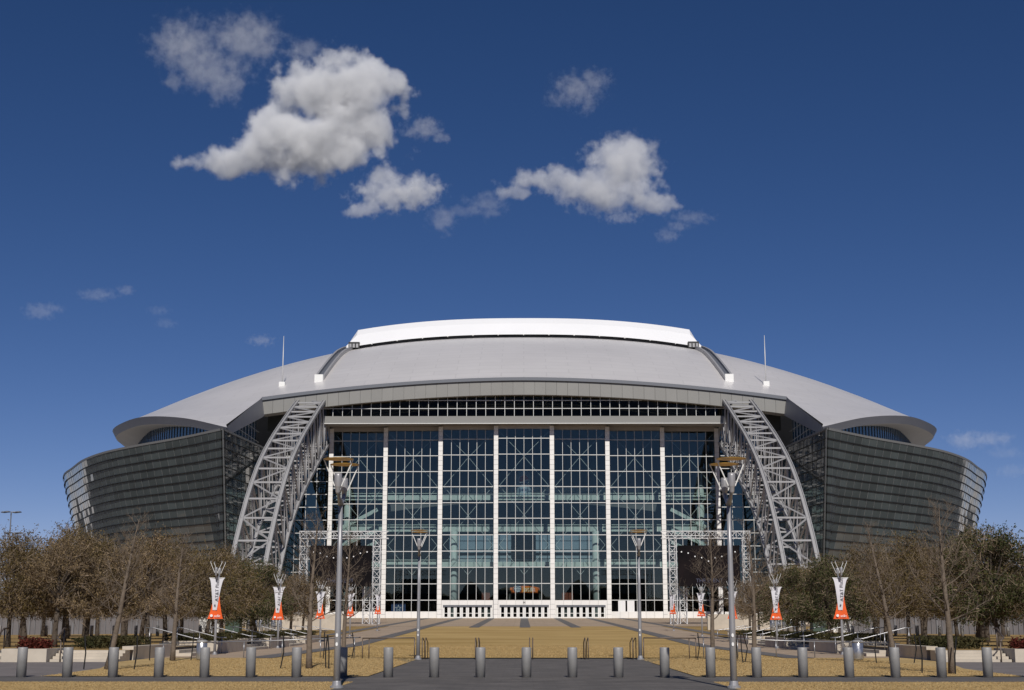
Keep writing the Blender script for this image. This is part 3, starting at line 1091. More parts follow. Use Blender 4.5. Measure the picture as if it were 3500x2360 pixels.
sgn_ = thing('orange_arch_sign', 'orange arched sign with white striped globe and lettering inside the central entrance hall', 'sign', (0.1, 285.6, PL + 4.6))
rows_ = []
for i in range(21):
    x = -2.9 + 5.8 * i / 20
    zt = 1.75 - 0.35 * (x / 2.9) ** 2
    rows_.append([(x, 0, 0.35 - 0.12 * (x / 2.9) ** 2), (x, 0, zt)])
MB().grid(rows_).build('sign_face', 'sign_orange', sgn_, world=False)
MB().grid([[(p[0][0], 0.25, p[0][2]), (p[1][0], 0.25, p[1][2])] for p in rows_]).build('sign_back', 'sign_orange', sgn_, world=False)
MB().box(-0.45, 1.6, -0.03, -0.01, 0.55, 1.45).build('sign_panel', 'sign_gold', sgn_, world=False)
MB().prism([(-1.4 + 0.8 * math.cos(R(a)), 1.1 + 0.72 * math.sin(R(a))) for a in range(0, 360, 15)], -0.06, -0.02).build('globe', 'sign_blue', sgn_, world=False)
for zz, hw in ((0.62, 0.5), (0.9, 0.72), (1.2, 0.74), (1.5, 0.6)):
    MB().prism([(-1.4 - hw, zz + 0.05), (-1.4, zz - 0.07), (-1.4 + hw, zz + 0.05), (-1.4 + hw, zz + 0.17), (-1.4, zz + 0.06), (-1.4 - hw, zz + 0.17)], -0.09, -0.065).build('globe_stripe', 'print_white', sgn_, world=False)
inst('sign_lettering', text_mesh('lettering', 'at&t', 1.25, 'print_white', 0.02), sgn_, (1.05, -0.06, 1.05), (R(90), 0, 0), world=False)
for sx_ in (-1, 1):
    MB().tube([(sx_ * 3.0, 0.1, -4.7), (sx_ * 3.1, 0.1, -2.0), (sx_ * 2.9, 0.1, 0.9)], [0.45, 0.42, 0.35], 10).build('sign_leg', 'black_metal', sgn_, smooth=True, world=False)

st = thing('star_sign', 'navy sign with white outlined star standing behind the lower glass', 'sign', (-24.6, 282.6, PL + 1.0))
MB().box(-1.4, 1.4, 0, 0.08, -1.0, 2.0).build('sign_board', 'sign_blue', st, world=False)
def star(r, ir):
    return [((r if i % 2 == 0 else ir) * math.sin(math.pi * i / 5), 0.95 + (r if i % 2 == 0 else ir) * math.cos(math.pi * i / 5)) for i in range(10)]
MB().prism(star(0.72, 0.28), -0.03, -0.005).build('star_outline', 'print_white', st, world=False)
MB().prism(star(0.50, 0.19), -0.05, -0.035).build('star_centre', 'sign_blue', st, world=False)
for k, dx in enumerate((0, 1.75)):
    pz_ = MB().box(18.3 + dx, 19.7 + dx, 281.55, 281.62, PL + 1.3, PL + 3.4).build('poster', 'print_white')
    tag(pz_, ['white poster board behind the lower glass, nearer the entrance doors', 'white poster board behind the lower glass, farther from the entrance doors'][k], 'poster', 'white posters behind the glass')
for k, (x, w) in enumerate(((-7.6, 1.6), (-5.0, 0.0), (8.6, 2.2))):
    if not w:
        continue
    tb = thing('kiosk', ['small red wooden kiosk with lights inside the hall, left of the orange sign', '', 'small red wooden kiosk with lights inside the hall, right of the orange sign'][k], 'kiosk', (x, 286.5, PL - 0.1), 'kiosks in the hall')
    MB().box(-w / 2, w / 2, 0, 0.8, 2.6, 5.2).build('cabinet', 'wood_red', tb, world=False)
    MB().box(-w / 2 - 0.2, w / 2 + 0.2, -0.3, 0.9, 2.45, 2.6).build('counter', 'print_white', tb, world=False)
    MB().box(-w / 2, w / 2, 0.1, 0.7, 0, 2.45).build('plinth', 'dark_interior', tb, world=False)

# ------------------------------------------------------------------ screens on trusses beside the entrance
def box_truss(mb, p, q, side, nb):
    """Square lattice girder between p and q."""
    p, q = Vector(p), Vector(q)
    d = (q - p).normalized()
    u = Vector((0, 1, 0)) if abs(d.y) < 0.9 else Vector((1, 0, 0))
    w = d.cross(u).normalized()
    h = side / 2
    cs = [u * h + w * h, u * h - w * h, -u * h - w * h, -u * h + w * h]
    for c in cs:
        mb.bar(p + c, q + c, 0.09, 0.09)
    L = (q - p)
    for k in range(nb):
        a, e = p + L * (k / nb), p + L * ((k + 1) / nb)
        for i in range(4):
            c0, c1 = cs[i], cs[(i + 1) % 4]
            if k % 2:
                c0, c1 = c1, c0
            mb.bar(a + c0, e + c1, 0.06, 0.06)
            mb.bar(a + cs[i], a + cs[(i + 1) % 4], 0.06, 0.06)
for sgn in (-1, 1):
    YS = 204.0
    z0 = gz(YS) + 0.03
    root = thing('video_screen', 'big black video screen hung in a white lattice frame, {} of the entrance'.format('left' if sgn < 0 else 'right'), 'screen', (sgn * 26.2, YS, z0), 'video screens beside the entrance')
    xa, xb = sgn * 31.4, sgn * 21.0
    for nm, p, q, n in (('tower', (xa, YS, z0), (xa, YS, 13.4), 11), ('tower', (xb, YS, z0), (xb, YS, 13.4), 11), ('rear_tower', (xa + sgn * -1.6, YS + 2.4, z0), (xa + sgn * -1.6, YS + 2.4, 6.6), 5), ('rear_tower', (xb + sgn * 1.6, YS + 2.4, z0), (xb + sgn * 1.6, YS + 2.4, 6.6), 5), ('top_girder', (sgn * 32.0, YS - 0.1, 13.95), (sgn * 19.4, YS - 0.1, 13.95), 13)):
        mb = MB()
        box_truss(mb, p, q, 1.0, n)
        o = mb.build(nm, 'truss_silver', root)
        o['kind'] = 'stuff'
    X0, X1 = sorted((sgn * 30.5, sgn * 21.75))
    MB().box(X0, X1, YS - 0.1, YS + 0.5, 6.7, 12.45).build('screen', 'screen_black', root)
    for i in range(9):
        u = i / 8
        xx = X0 + 0.5 + u * 7.6
        zz = 11.7 - 1.3 * (1 - abs(2 * u - 1)) - (0.0 if i % 2 else 0.15)
        MB().prism([(xx + 0.10 * math.cos(R(a)), zz + 0.10 * math.sin(R(a))) for a in range(0, 360, 45)], YS - 0.125, YS - 0.105).build('screen_light', 'print_white', root)
    inst('screen_lettering', text_mesh('lettering', 'THE EVENT', 0.75, 'screen_print', 0.005), root, ((X0 + X1) / 2, YS - 0.115, 7.5), (R(90), 0, 0))
    for i in range(3):
        bar_obj('hanger', (X0 + 2 + 2.3 * i, YS, 12.45), (X0 + 2 + 2.3 * i, YS, 13.5), 0.05, 0.05, 'truss_silver', root)

# ------------------------------------------------------------------ street lamps
def make_lamp(label, banner=False):
    root = thing('street_lamp', label, 'street lamp', (0, 0, 0), 'twin-head lamps along the centre walk')
    MB().lathe([(0.17, 0), (0.17, 0.05), (0.12, 0.07), (0.105, 0.16), (0.10, 0.18)], 16).build('base_plate', 'lamp_paint', root, smooth=False, world=False)
    MB().tube([(0, 0, 0.1), (0, 0, 1.5), (0, 0, 3.2), (0, 0, 4.68)], [0.088, 0.079, 0.064, 0.052], 14).build('pole', 'lamp_paint', root, smooth=True, world=False)
    MB().tube([(0, -0.64, 4.92), (0, -0.36, 4.72), (0, 0, 4.60), (0, 0.36, 4.72), (0, 0.64, 4.92)], [0.04, 0.05, 0.075, 0.05, 0.04], 8).build('fork_arm', 'lamp_paint', root, smooth=True, world=False)
    for y in (-0.64, 0.64):
        hd = MB().lathe([(0.035, -0.06), (0.062, 0.0), (0.066, 0.10), (0.080, 0.12), (0.082, 0.14), (0.096, 0.23), (0.098, 0.40), (0.092, 0.47)], 18, (0, y, 4.86)).build('lamp_head', 'lamp_paint', root, smooth=True, world=False)
        for sx_ in (-1, 1):
            MB().tube([(sx_ * 0.085, y, 5.0), (sx_ * 0.37, y, 5.68)], 0.016, 6).build('reflector_rod', 'white_paint', root, world=False)
        if not banner:
            MB().lathe([(0.02, -0.035), (0.22, -0.018), (0.385, 0.0), (0.385, 0.012), (0.02, 0.02)], 24, (0, y, 5.68)).build('reflector_disc', 'lamp_gold', root, smooth=False, world=False)
        else:
            for sx_ in (-1, 1):
                MB().lathe([(0.035, -0.03), (0.04, 0.03)], 8, (sx_ * 0.335, y, 5.70)).build('rod_tip', 'lamp_paint', root, world=False)
    return root
lamp = make_lamp('tall twin-head grey lamp nearest the camera, left of the centre walk')
MB().prism([(0.03 * math.cos(R(a)) - 0.01, 1.30 + 0.05 * math.sin(R(a))) for a in range(0, 360, 30)], -0.099, -0.085).build('sticker', 'print_white', lamp, world=False)
MB().prism([(0.03 * math.cos(R(a)) - 0.01, 1.08 + 0.05 * math.sin(R(a))) for a in range(0, 360, 30)], -0.1, -0.086).build('sticker', 'print_white', lamp, world=False)
lamp.location = (-4.95, 36.6, 0.004)
copy_thing(lamp, (5.0, 36.6, 0.004), 0.0, 'tall twin-head grey lamp nearest the camera, right of the centre walk')
copy_thing(lamp, (-4.95, 64.8, 0.004), 0.05, 'twin-head grey lamp at the far left corner of the dark centre walk, before the lawn')
copy_thing(lamp, (4.95, 64.8, 0.004), -0.05, 'twin-head grey lamp at the far right corner of the dark centre walk, before the lawn')

# lamps that carry banners
bl = make_lamp('x', True)
bl.name = 'banner_lamp'
bl['group'] = 'banner lamps along the side walks'
def sheet_part(name, prof, y, m, parent, twist=0.0):
    """prof: (z, x-left, x-right) from top to bottom; a slightly billowing cloth."""
    fr, bk = [], []
    for i, (z, a, c) in enumerate(prof):
        r, r2 = [], []
        for j in range(7):
            t = j / 6
            x = a + (c - a) * t
            yy = y + 0.05 * math.sin(3.0 * z + twist) * math.sin(math.pi * t) + 0.04 * (t - 0.5) * math.sin(2 * z)
            r.append((x, yy, z))
            r2.append((x, yy + 0.012, z))
        fr.append(r)
        bk.append(r2)
    return MB().grid(fr).grid(bk).build(name, m, parent, smooth=True, world=False)
zt, zb = 4.68, 2.12
pw = [(zt - 1.96 * t, -0.46 + 0.26 * t ** 0.55 + 0.0 * t, 0.46 - 0.40 * t ** 0.6) for t in [i / 12 for i in range(13)]]
po = [(3.55 - 1.35 * t, -0.20 - 0.30 * t ** 1.6, 0.20 + 0.24 * t ** 1.6) for t in [i / 10 for i in range(11)]]
bw = sheet_part('banner_cloth', pw, -0.19, 'banner_white', bl)
bo = sheet_part('banner_lower', po, -0.13, 'banner_orange', bl, 1.0)
MB().bar((-0.5, -0.17, zt + 0.015), (0.5, -0.17, zt + 0.015), 0.035, 0.035).build('banner_arm', 'white_paint', bl, world=False)
MB().bar((-0.52, -0.12, 2.2), (0.46, -0.12, 2.2), 0.035, 0.035).build('banner_arm', 'banner_orange', bl, world=False)
t1 = text_mesh('banner_lettering', 'AT&T Plaza', 0.30, 'print_grey', 0.003)
o = inst('banner_lettering', t1, bl, (0.05, -0.255, 3.98), None, world=False)
o.rotation_euler = (Matrix.Rotation(R(90), 3, 'X') @ Matrix.Rotation(R(90), 3, 'Z')).to_euler()
MB().prism([(-0.06 + (0.075 if i % 2 == 0 else 0.03) * math.sin(math.pi * i / 5), 3.02 + (0.075 if i % 2 == 0 else 0.03) * math.cos(math.pi * i / 5)) for i in range(10)], -0.262, -0.25).build('banner_star', 'print_navy', bl, world=False)
inst('banner_brand', text_mesh('banner_brand', 'at&t', 0.22, 'print_white', 0.003), bl, (0.10, -0.20, 2.36), (R(90), 0, 0), world=False)
MB().prism([(-0.26 + 0.085 * math.cos(R(a)), 2.38 + 0.085 * math.sin(R(a))) for a in range(0, 360, 20)], -0.205, -0.19).build('banner_globe', 'print_white', bl, world=False)
BY = [74.8, 94.0, 113.5, 133.0, 158.0]
nth = ['nearest', 'second', 'third', 'fourth', 'farthest']
first = True
for sgn in (-1, 1):
    for k, y in enumerate(BY):
        lab = 'lamp with white and orange banner, {} of the row along the {} walk'.format(nth[k], 'left' if sgn < 0 else 'right')
        loc = (sgn * 16.15, y, gz(y) + 0.012)
        rz = [0.04, 0.0, -0.05, 0.35, 0.55][k] * (1 if sgn < 0 else -1)
        if first:
            bl.location = loc
            bl.scale = (0.83,) * 3
            bl.rotation_euler[2] = rz
            bl['label'] = lab
            first = False
        else:
            copy_thing(bl, loc, rz, lab)

# ------------------------------------------------------------------ bollards
def make_bollard(r, h, m='galvanised'):
    return MB().lathe([(r, 0), (r, h - 0.03), (r * 0.97, h - 0.01), (r * 0.88, h), (0.0, h + 0.004)], 22).mesh('bollard', m, True)
ordw = ['first', 'second', 'third', 'fourth', 'fifth', 'sixth', 'seventh', 'eighth', 'ninth', 'tenth', 'eleventh', 'twelfth', 'thirteenth', 'fourteenth', 'fifteenth', 'sixteenth', 'seventeenth', 'eighteenth', 'nineteenth', 'twentieth', 'twenty-first', 'twenty-second', 'twenty-third', 'twenty-fourth']
bme = make_bollard(0.148, 0.88)
rng = random.Random(2)
NB = 23
for i in range(NB):
    x = -15.42 + 1.386 * i
    o = inst('bollard', bme, None, (x, 43.9 + rng.uniform(-0.03, 0.03), 0.006), (0, rng.gauss(0, 0.008), rng.uniform(0, 6)))
    tag(o, 'grey steel bollard on the cross path, {} from the left'.format(ordw[i]), 'bollard', 'bollards along the near cross path')
fme = make_bollard(0.15, 0.95)
for sgn in (-1, 1):
    for i in range(16):
        x = sgn * (56.5 - 1.75 * i)
        y = 121 + 0.9 * i
        o = inst('security_bollard', fme, None, (x, y, grove_z(y)), (0, 0, rng.uniform(0, 6)))
        tag(o, 'pale steel bollard by the {} fence beyond the trees, {} from the outer end'.format('left' if sgn < 0 else 'right', ordw[i]), 'bollard', 'far bollards by the security fence')

# ------------------------------------------------------------------ handrails
def handrail(name, label, pts, posts, m='steel_rail', r=0.028, group='handrails around the plaza', cat='handrail', zf=None):
    """pts: rail points; posts: list of (x, y, z-ground, z-top)."""
    p0 = posts[0]
    root = thing(name, label, cat, (p0[0], p0[1], p0[2]), group)
    MB().tube(pts, r, 8).build('rail', m, root, smooth=True)
    for x, y, a, c in posts:
        MB().tube([(x, y, a), (x, y, c)], r * 0.9, 8).build('post', m, root, smooth=True)
    return root
for k, x in enumerate((-4.75, -2.35, 0.1, 2.6, 4.75)):
    w = ['far left', 'left of centre', 'central', 'right of centre', 'far right'][k]
    root = thing('handrail', 'short brown handrail at the end of the dark walk, {} one of five'.format(w), 'handrail', (x, 65.6, 0), 'short handrails where the dark walk meets the lawn')
    for dx in (-0.07, 0.07):
        MB().tube([(x + dx, 65.6, 0), (x + dx, 65.6, 0.93), (x + dx, 66.0, 0.95), (x + dx, 67.3, 0.72), (x + dx, 67.3, 0.0)], 0.022, 8).build('rail', 'rail_brown', root, smooth=True)
for sgn in (-1, 1):
    side = 'left' if sgn < 0 else 'right'
    xs = [17.2, 15.3, 13.4, 11.6, 9.8, 8.2]
    handrail('handrail', 'long low steel rail of the ramp across the {} walk'.format(side), [(sgn * 17.4, 68.3, 0.66), (sgn * 12, 68.3, 0.80), (sgn * 7.9, 68.3, 0.95)], [(sgn * x, 68.3, 0.0, 0.66 + (17.4 - x) * 0.03) for x in xs])
    handrail('handrail', 'flat steel rail between lamp and ramp on the {} side'.format(side), [(sgn * 7.6, 66.3, 0.93), (sgn * 5.2, 66.0, 0.95)], [(sgn * 7.6, 66.3, 0.0, 0.93), (sgn * 7.3, 66.3, 0.0, 0.93), (sgn * 5.2, 66.0, 0.0, 0.95)], 'rail_brown')

# ------------------------------------------------------------------ grove steps, planters, hedges, rails
leaf_rng = np.random.default_rng(3)
def leaf_mesh(name, centers, size, mats_, twig=None, flat=0.0):
    """Diamond leaves around given centres, optional thin twigs (p, q, w); one mesh, two materials."""
    n = len(centers)
    c = np.asarray(centers)
    d = leaf_rng.normal(size=(n, 3))
    d /= np.linalg.norm(d, axis=1)[:, None]
    e = np.cross(d, leaf_rng.normal(size=(n, 3)))
    e /= np.linalg.norm(e, axis=1)[:, None] + 1e-9
    sz = (size * leaf_rng.uniform(0.6, 1.4, n))[:, None]
    v = np.stack([c - d * sz, c + e * sz * 0.45, c + d * sz, c - e * sz * 0.45], 1).reshape(-1, 3)
    faces = np.arange(4 * n).reshape(n, 4)
    vs = v.tolist()
    fs = faces.tolist()
    nl = n
    if twig is not None and len(twig[0]):
        p, q, w = twig
        k = len(p)
        ax = np.cross(q - p, leaf_rng.normal(size=(k, 3)))
        ax /= np.linalg.norm(ax, axis=1)[:, None] + 1e-9
        tv = np.stack([p - ax * w[:, None], p + ax * w[:, None], q], 1).reshape(-1, 3)
        fs += (np.arange(3 * k).reshape(k, 3) + len(vs)).tolist()
        vs += tv.tolist()
    me = bpy.data.meshes.new(name)
    me.from_pydata(vs, [], fs)
    for m in mats_:
        me.materials.append(M[m])
    if len(fs) > nl:
        mi = np.zeros(len(fs), dtype=np.int32)
        mi[nl:] = 1
        me.polygons.foreach_set('material_index', mi)
    me.update()
    return me

def hedge(loc, sx_, sy_, sz_, label, m='hedge_green', n=2600, cat='hedge', group='hedges in the planters', name='hedge'):
    c = leaf_rng.uniform(-1, 1, (n, 3))
    c *= (1 / np.maximum(1, np.abs(c).max(1)))[:, None]
    k = leaf_rng.integers(0, 3, n)
    top = leaf_rng.uniform(0, 1, n) < 0.75
    c[top & (k == 0), 2] = leaf_rng.uniform(0.7, 1.0, (top & (k == 0)).sum())
    bump = 0.12 * np.sin(c[:, 0] * 7 + loc[1]) + 0.12 * np.sin(c[:, 1] * 9 + loc[0])
    c[:, 2] = c[:, 2] * (0.85 + bump)
    pts = c * np.array([sx_ / 2, sy_ / 2, sz_ / 2]) + np.array([0, 0, sz_ / 2])
    me = leaf_mesh(name, pts, 0.075, (m,))
    o = inst(name, me, None, loc)
    return tag(o, label, cat, group)

def stair(name, label, x_foot, x_top, y0, y1, n, z0, z1, group='concrete step flights up to the groves'):
    root = thing(name, label, 'steps', ((x_foot + x_top) / 2, (y0 + y1) / 2, z0), group)
    for i in range(n):
        a = x_foot + (x_top - x_foot) * i / n
        xa, xb = sorted((a, x_top))
        zt_ = z0 + (z1 - z0) * (i + 1) / n
        zb_ = z0 + (z1 - z0) * i / n - (0.05 if i == 0 else 0.0)
        box_obj('step', xa, xb, y0, y1, zb_, zt_, 'concrete', root)
    return root
flights = [(71.2, 77.5), (85.5, 92.5), (101, 108), (117, 124)]
for sgn in (-1, 1):
    side = 'left' if sgn < 0 else 'right'
    for k, (y0, y1) in enumerate(flights):
        zl, zh = gz(y0) + 0.012, grove_z(y1) + 0.004
        stair('steps', 'concrete steps from the {} walk up to the grove, {} flight'.format(side, nth[k] if k < 3 else 'farthest'), sgn * 16.5, sgn * 18.4, y0, y1, 3, zl, zh)
        for j, yy in enumerate((y0 + 0.3, y1 - 0.3)):
            handrail('handrail', 'sloping steel handrail on the {} {} flight of steps, {} side'.format(nth[k] if k < 3 else 'farthest', side, 'near' if j == 0 else 'far'),
                     [(sgn * 18.9, yy, zh + 0.92), (sgn * 18.5, yy, zh + 0.92), (sgn * 16.45, yy, zl + 0.85), (sgn * 16.05, yy, zl + 0.84)],
                     [(sgn * 18.7, yy, zh - 0.1, zh + 0.92), (sgn * 17.5, yy, zl + 0.2, (zh + zl) / 2 + 0.87), (sgn * 16.3, yy, zl, zl + 0.85)], 'steel_rail', 0.03)
    # planters between the flights
    gaps = [(77.7, 85.3), (92.7, 100.8), (108.2, 116.8)]
    for k, (y0, y1) in enumerate(gaps):
        root = thing('planter', 'low concrete planter between step flights of the {} grove, {} one'.format(side, nth[k]), 'planter', (sgn * 17, (y0 + y1) / 2, gz(y0)), 'concrete planters along the groves')
        zt_ = grove_z(y1) + 0.22
        MB().box(*sorted((sgn * 16.5, sgn * 16.8)), y0, y1, gz(y0) - 0.05, zt_).build('front_wall', 'concrete', root)
        MB().box(*sorted((sgn * 16.8, sgn * 19.6)), y0, y0 + 0.3, gz(y0) - 0.05, zt_).build('end_wall', 'concrete', root)
        MB().box(*sorted((sgn * 16.8, sgn * 19.6)), y1 - 0.3, y1, gz(y0) - 0.05, zt_).build('end_wall', 'concrete', root)
        MB().box(*sorted((sgn * 16.8, sgn * 19.6)), y0 + 0.3, y1 - 0.3, gz(y0), zt_ - 0.12).build('soil', 'grove_soil', root)
        hedge((sgn * 18.2, (y0 + y1) / 2, zt_ - 0.12), 3.0, y1 - y0 - 0.8, 0.5, 'clipped dark green hedge in the {} planter of the {} grove'.format(nth[k], side), n=3600)
    # retaining edge where the grove floor starts, and the front stairs
    MB().box(*sorted((sgn * 17.4, sgn * 17.7)), 62.6, 71.0, -0.05, 0.55)
    w = MB().box(*sorted((sgn * 17.5, sgn * 18.0)), 64.2, 71.0, -0.05, 0.60).build('retaining_wall', 'concrete')
    tag(w, 'short concrete wall at the front corner of the {} grove'.format(side), 'wall', 'front walls of the groves')
    hedge((sgn * 19.6, 68.2, 0.45), 2.6, 4.4, 0.55, 'dark green hedge at the front corner of the {} grove'.format(side), n=3200)
    for k, (a, c) in enumerate(((17.3, 20.15), (22.15, 31.5))):
        root = thing('steps', 'wide pale front steps of the {} grove, {} the planter block'.format(side, 'inside of' if k == 0 else 'outside of'), 'steps', (sgn * (a + c) / 2, 61.8, 0), 'front steps of the groves')
        for i in range(4):
            MB().box(*sorted((sgn * a, sgn * c)), 61.0 + 0.38 * i, 62.9, 0.0 + 0.115 * i, 0.115 * (i + 1)).build('step', 'concrete', root)
    root = thing('planter', 'pale concrete planter block between the front steps of the {} grove'.format(side), 'planter', (sgn * 21.15, 61.6, 0), 'planter blocks on the front steps')
    MB().box(*sorted((sgn * 20.2, sgn * 22.1)), 60.7, 61.0, -0.05, 0.55).build('front_wall', 'concrete', root)
    MB().box(*sorted((sgn * 20.2, sgn * 20.45)), 61.0, 63.4, -0.05, 0.55).build('end_wall', 'concrete', root)
    MB().box(*sorted((sgn * 21.85, sgn * 22.1)), 61.0, 63.4, -0.05, 0.55).build('end_wall', 'concrete', root)
    MB().box(*sorted((sgn * 20.45, sgn * 21.85)), 61.0, 63.4, 0, 0.45).build('soil', 'grove_soil', root)
    for k, dx in enumerate((20.6, 21.0, 21.35, 21.7)):
        c = leaf_rng.normal(size=(420, 3)) * np.array([0.12, 0.14, 0.13]) + np.array([0, 0, 0.24])
        c[:, 2] = np.abs(c[:, 2])
        me = leaf_mesh('red_shrub', c, 0.07, ('shrub_red',))
        o = inst('red_shrub', me, None, (sgn * dx, 61.8 + 0.15 * k, 0.45))
        tag(o, 'dark red shrub in the {} planter block, {} from the walk'.format(side, ordw[k]), 'shrub', 'red shrubs in the planter blocks')
    for k, xx in enumerate((19.7, 22.3)):
        handrail('handrail', 'brown rail on the front steps of the {} grove, {} the planter block'.format(side, 'inside of' if k == 0 else 'outside of'),
                 [(sgn * xx, 60.9, 0.86), (sgn * (xx + 0.3), 61.4, 1.0), (sgn * (xx + 0.5), 62.8, 1.38), (sgn * (xx + 0.5), 63.2, 1.38)],
                 [(sgn * xx, 60.95, 0.0, 0.88), (sgn * (xx + 0.5), 62.9, 0.4, 1.38)], 'rail_brown', 0.035)
    # bin
    bn = thing('litter_bin', 'round silver litter bin beside the {} lawn'.format(side), 'bin', (sgn * 14.3, 63.4, 0.05), 'litter bins beside the lawns')
    MB().lathe([(0.22, 0), (0.235, 0.05), (0.235, 0.72), (0.22, 0.74)], 20).build('drum', 'keg_silver', bn, smooth=True, world=False)
    MB().lathe([(0.245, 0.72), (0.25, 0.76), (0.24, 0.80), (0.15, 0.84), (0.0, 0.85)], 20).build('lid', 'galvanised', bn, smooth=True, world=False)

    # service yard behind the groves
    root = thing('security_fence', 'tall grey barred fence behind the {} grove'.format(side), 'fence', (sgn * 48, 140, grove_z(140)), 'security fences behind the groves')
    for i in range(18):
        t0, t1 = i / 18, (i + 1) / 18
        A = lambda t: (sgn * (66 - 33 * t), 130 + 16 * t)
        (xa, ya), (xb, yb) = A(t0), A(t1)
        zz = grove_z(ya)
        bar_obj('post', (xa, ya, zz - 0.1), (xa, ya, zz + 2.5), 0.12, 0.12, 'fence_grey', root)
        MB().add([(xa, ya + 0.08, zz), (xb, yb + 0.08, zz), (xb, yb + 0.08, zz + 2.35), (xa, ya + 0.08, zz + 2.35), (xa, ya + 0.12, zz), (xb, yb + 0.12, zz), (xb, yb + 0.12, zz + 2.35), (xa, ya + 0.12, zz + 2.35)], [(0, 1, 2, 3), (7, 6, 5, 4), (3, 2, 6, 7), (0, 4, 5, 1)]).build('mesh_panel', 'mesh_panel', root)
        for q in range(1, 4):
            tt = t0 + (t1 - t0) * q / 4
            xq, yq = A(tt)
            bar_obj('bar', (xq, yq - 0.03, zz), (xq, yq - 0.03, zz + 2.4), 0.045, 0.045, 'fence_grey', root)
    wl_ = MB().box(*sorted((sgn * 20.5, sgn * 31.5)), 163, 163.6, 0.5, 2.6).build('yard_wall', 'concrete')
    tag(wl_, 'pale concrete wall behind the {} grove near the steps'.format(side), 'wall', 'pale walls behind the groves')
    wl_ = MB().box(*sorted((sgn * 31.8, sgn * 33.8)), 150, 152, 0.6, 2.5).build('storage_box', 'white_paint')
    tag(wl_, 'white storage box among the trees of the {} grove'.format(side), 'box', 'white boxes behind the groves')
    wl_ = MB().box(*sorted((sgn * 28.9, sgn * 30.3)), 146, 147.6, 0.6, 2.1).build('utility_cabinet', 'container_green')
    tag(wl_, 'dark green utility cabinet behind the {} grove'.format(side), 'cabinet', 'green cabinets behind the groves')
    for i in range(6):
        kg = MB().lathe([(0.17, 0), (0.20, 0.04), (0.20, 0.1), (0.22, 0.16), (0.235, 0.35), (0.22, 0.54), (0.20, 0.6), (0.20, 0.66), (0.16, 0.68)], 16).build('beer_keg', 'keg_silver', None, smooth=True)
        kg.location = (sgn * (28.2 - 0.62 * i), 147.5 + 0.1 * (i % 2), grove_z(147.5))
        kg.scale = (1.2, 1.2, 2.0)
        tag(kg, 'silver keg in the row behind the {} grove, {} from the cabinet'.format(side, ordw[i]), 'keg', 'silver kegs behind the groves')

# ------------------------------------------------------------------ trees
def tree_meshes(seed, H, RW, CB, leaf, dens=1.0, leafsize=0.062):
    """Trunk-and-limb mesh and crown mesh of a leafy winter oak."""
    rg = random.Random(seed)
    nr = np.random.default_rng(seed)
    tb = MB()
    lean = (rg.uniform(-0.25, 0.25), rg.uniform(-0.25, 0.25))
    fork = CB + 0.35
    tp = [(lean[0] * t * t, lean[1] * t * t, fork * t) for t in (0, 0.3, 0.6, 1.0)]
    tb.tube(tp, [0.19, 0.15, 0.135, 0.12], 10)
    top = Vector(tp[-1])
    ch = H - CB
    cl = []
    for i in range(int(54 * dens)):
        while True:
            a, u, w = rg.uniform(0, 6.283), rg.uniform(0, 1) ** 0.45, rg.uniform(0.0, 1.0)
            prof = math.sqrt(max(0.0, 1 - ((w - 0.30) / 0.72) ** 2)) if w > 0.30 else 0.80 + 0.2 * w / 0.30
            r = RW * prof * u * (1 + 0.13 * math.sin(3 * a + seed) + 0.1 * math.sin(5 * a + 2 * seed))
            if r > 0.15:
                break
        cl.append(Vector((r * math.cos(a) + lean[0], r * math.sin(a) + lean[1], CB + ch * w * (0.92 + 0.12 * math.sin(2 * a + seed)))))
    # leader and limbs
    tb.tube([top, top + Vector((0.1, 0, ch * 0.3)), top + Vector((0.0, 0.1, ch * 0.62))], [0.11, 0.075, 0.03], 7)
    for i, c in enumerate(cl):
        if i % 2 == 0:
            st_ = top + Vector((0, 0, max(-0.3, (c.z - fork) * rg.uniform(0.1, 0.5))))
            md = st_.lerp(c, 0.5) + Vector((rg.uniform(-.2, .2), rg.uniform(-.2, .2), rg.uniform(0.0, 0.35)))
            tb.tube([st_, md, c], [0.055, 0.035, 0.012], 5, False)
    P, Q, Wd, C = [], [], [], []
    for c in cl:
        out = Vector((c.x, c.y, (c.z - CB - 0.35 * ch) * 0.8)).normalized()
        nt = rg.randint(38, 54)
        d = nr.normal(size=(nt, 3)) * 0.75 + np.array(out) * 0.8
        d /= np.linalg.norm(d, axis=1)[:, None]
        st_ = np.array(c) + nr.normal(size=(nt, 3)) * np.array([0.34, 0.34, 0.26]) * (RW / 2.9)
        ln = nr.uniform(0.3, 1.0, nt)
        en = st_ + d * ln[:, None]
        P.append(st_)
        Q.append(en)
        Wd.append(nr.uniform(0.008, 0.018, nt))
        m = rg.randint(3, 6)
        t = nr.uniform(0.1, 1.0, (nt, m, 1))
        lv = st_[:, None, :] + (en - st_)[:, None, :] * t + nr.normal(size=(nt, m, 3)) * 0.07
        C.append(lv.reshape(-1, 3))
    C = np.concatenate(C)
    C = C[C[:, 2] > CB - 0.35]
    me_c = leaf_mesh('crown', C, leafsize, (leaf, 'twig'), (np.concatenate(P), np.concatenate(Q), np.concatenate(Wd)))
    return tb.mesh('trunk', 'bark', True), me_c

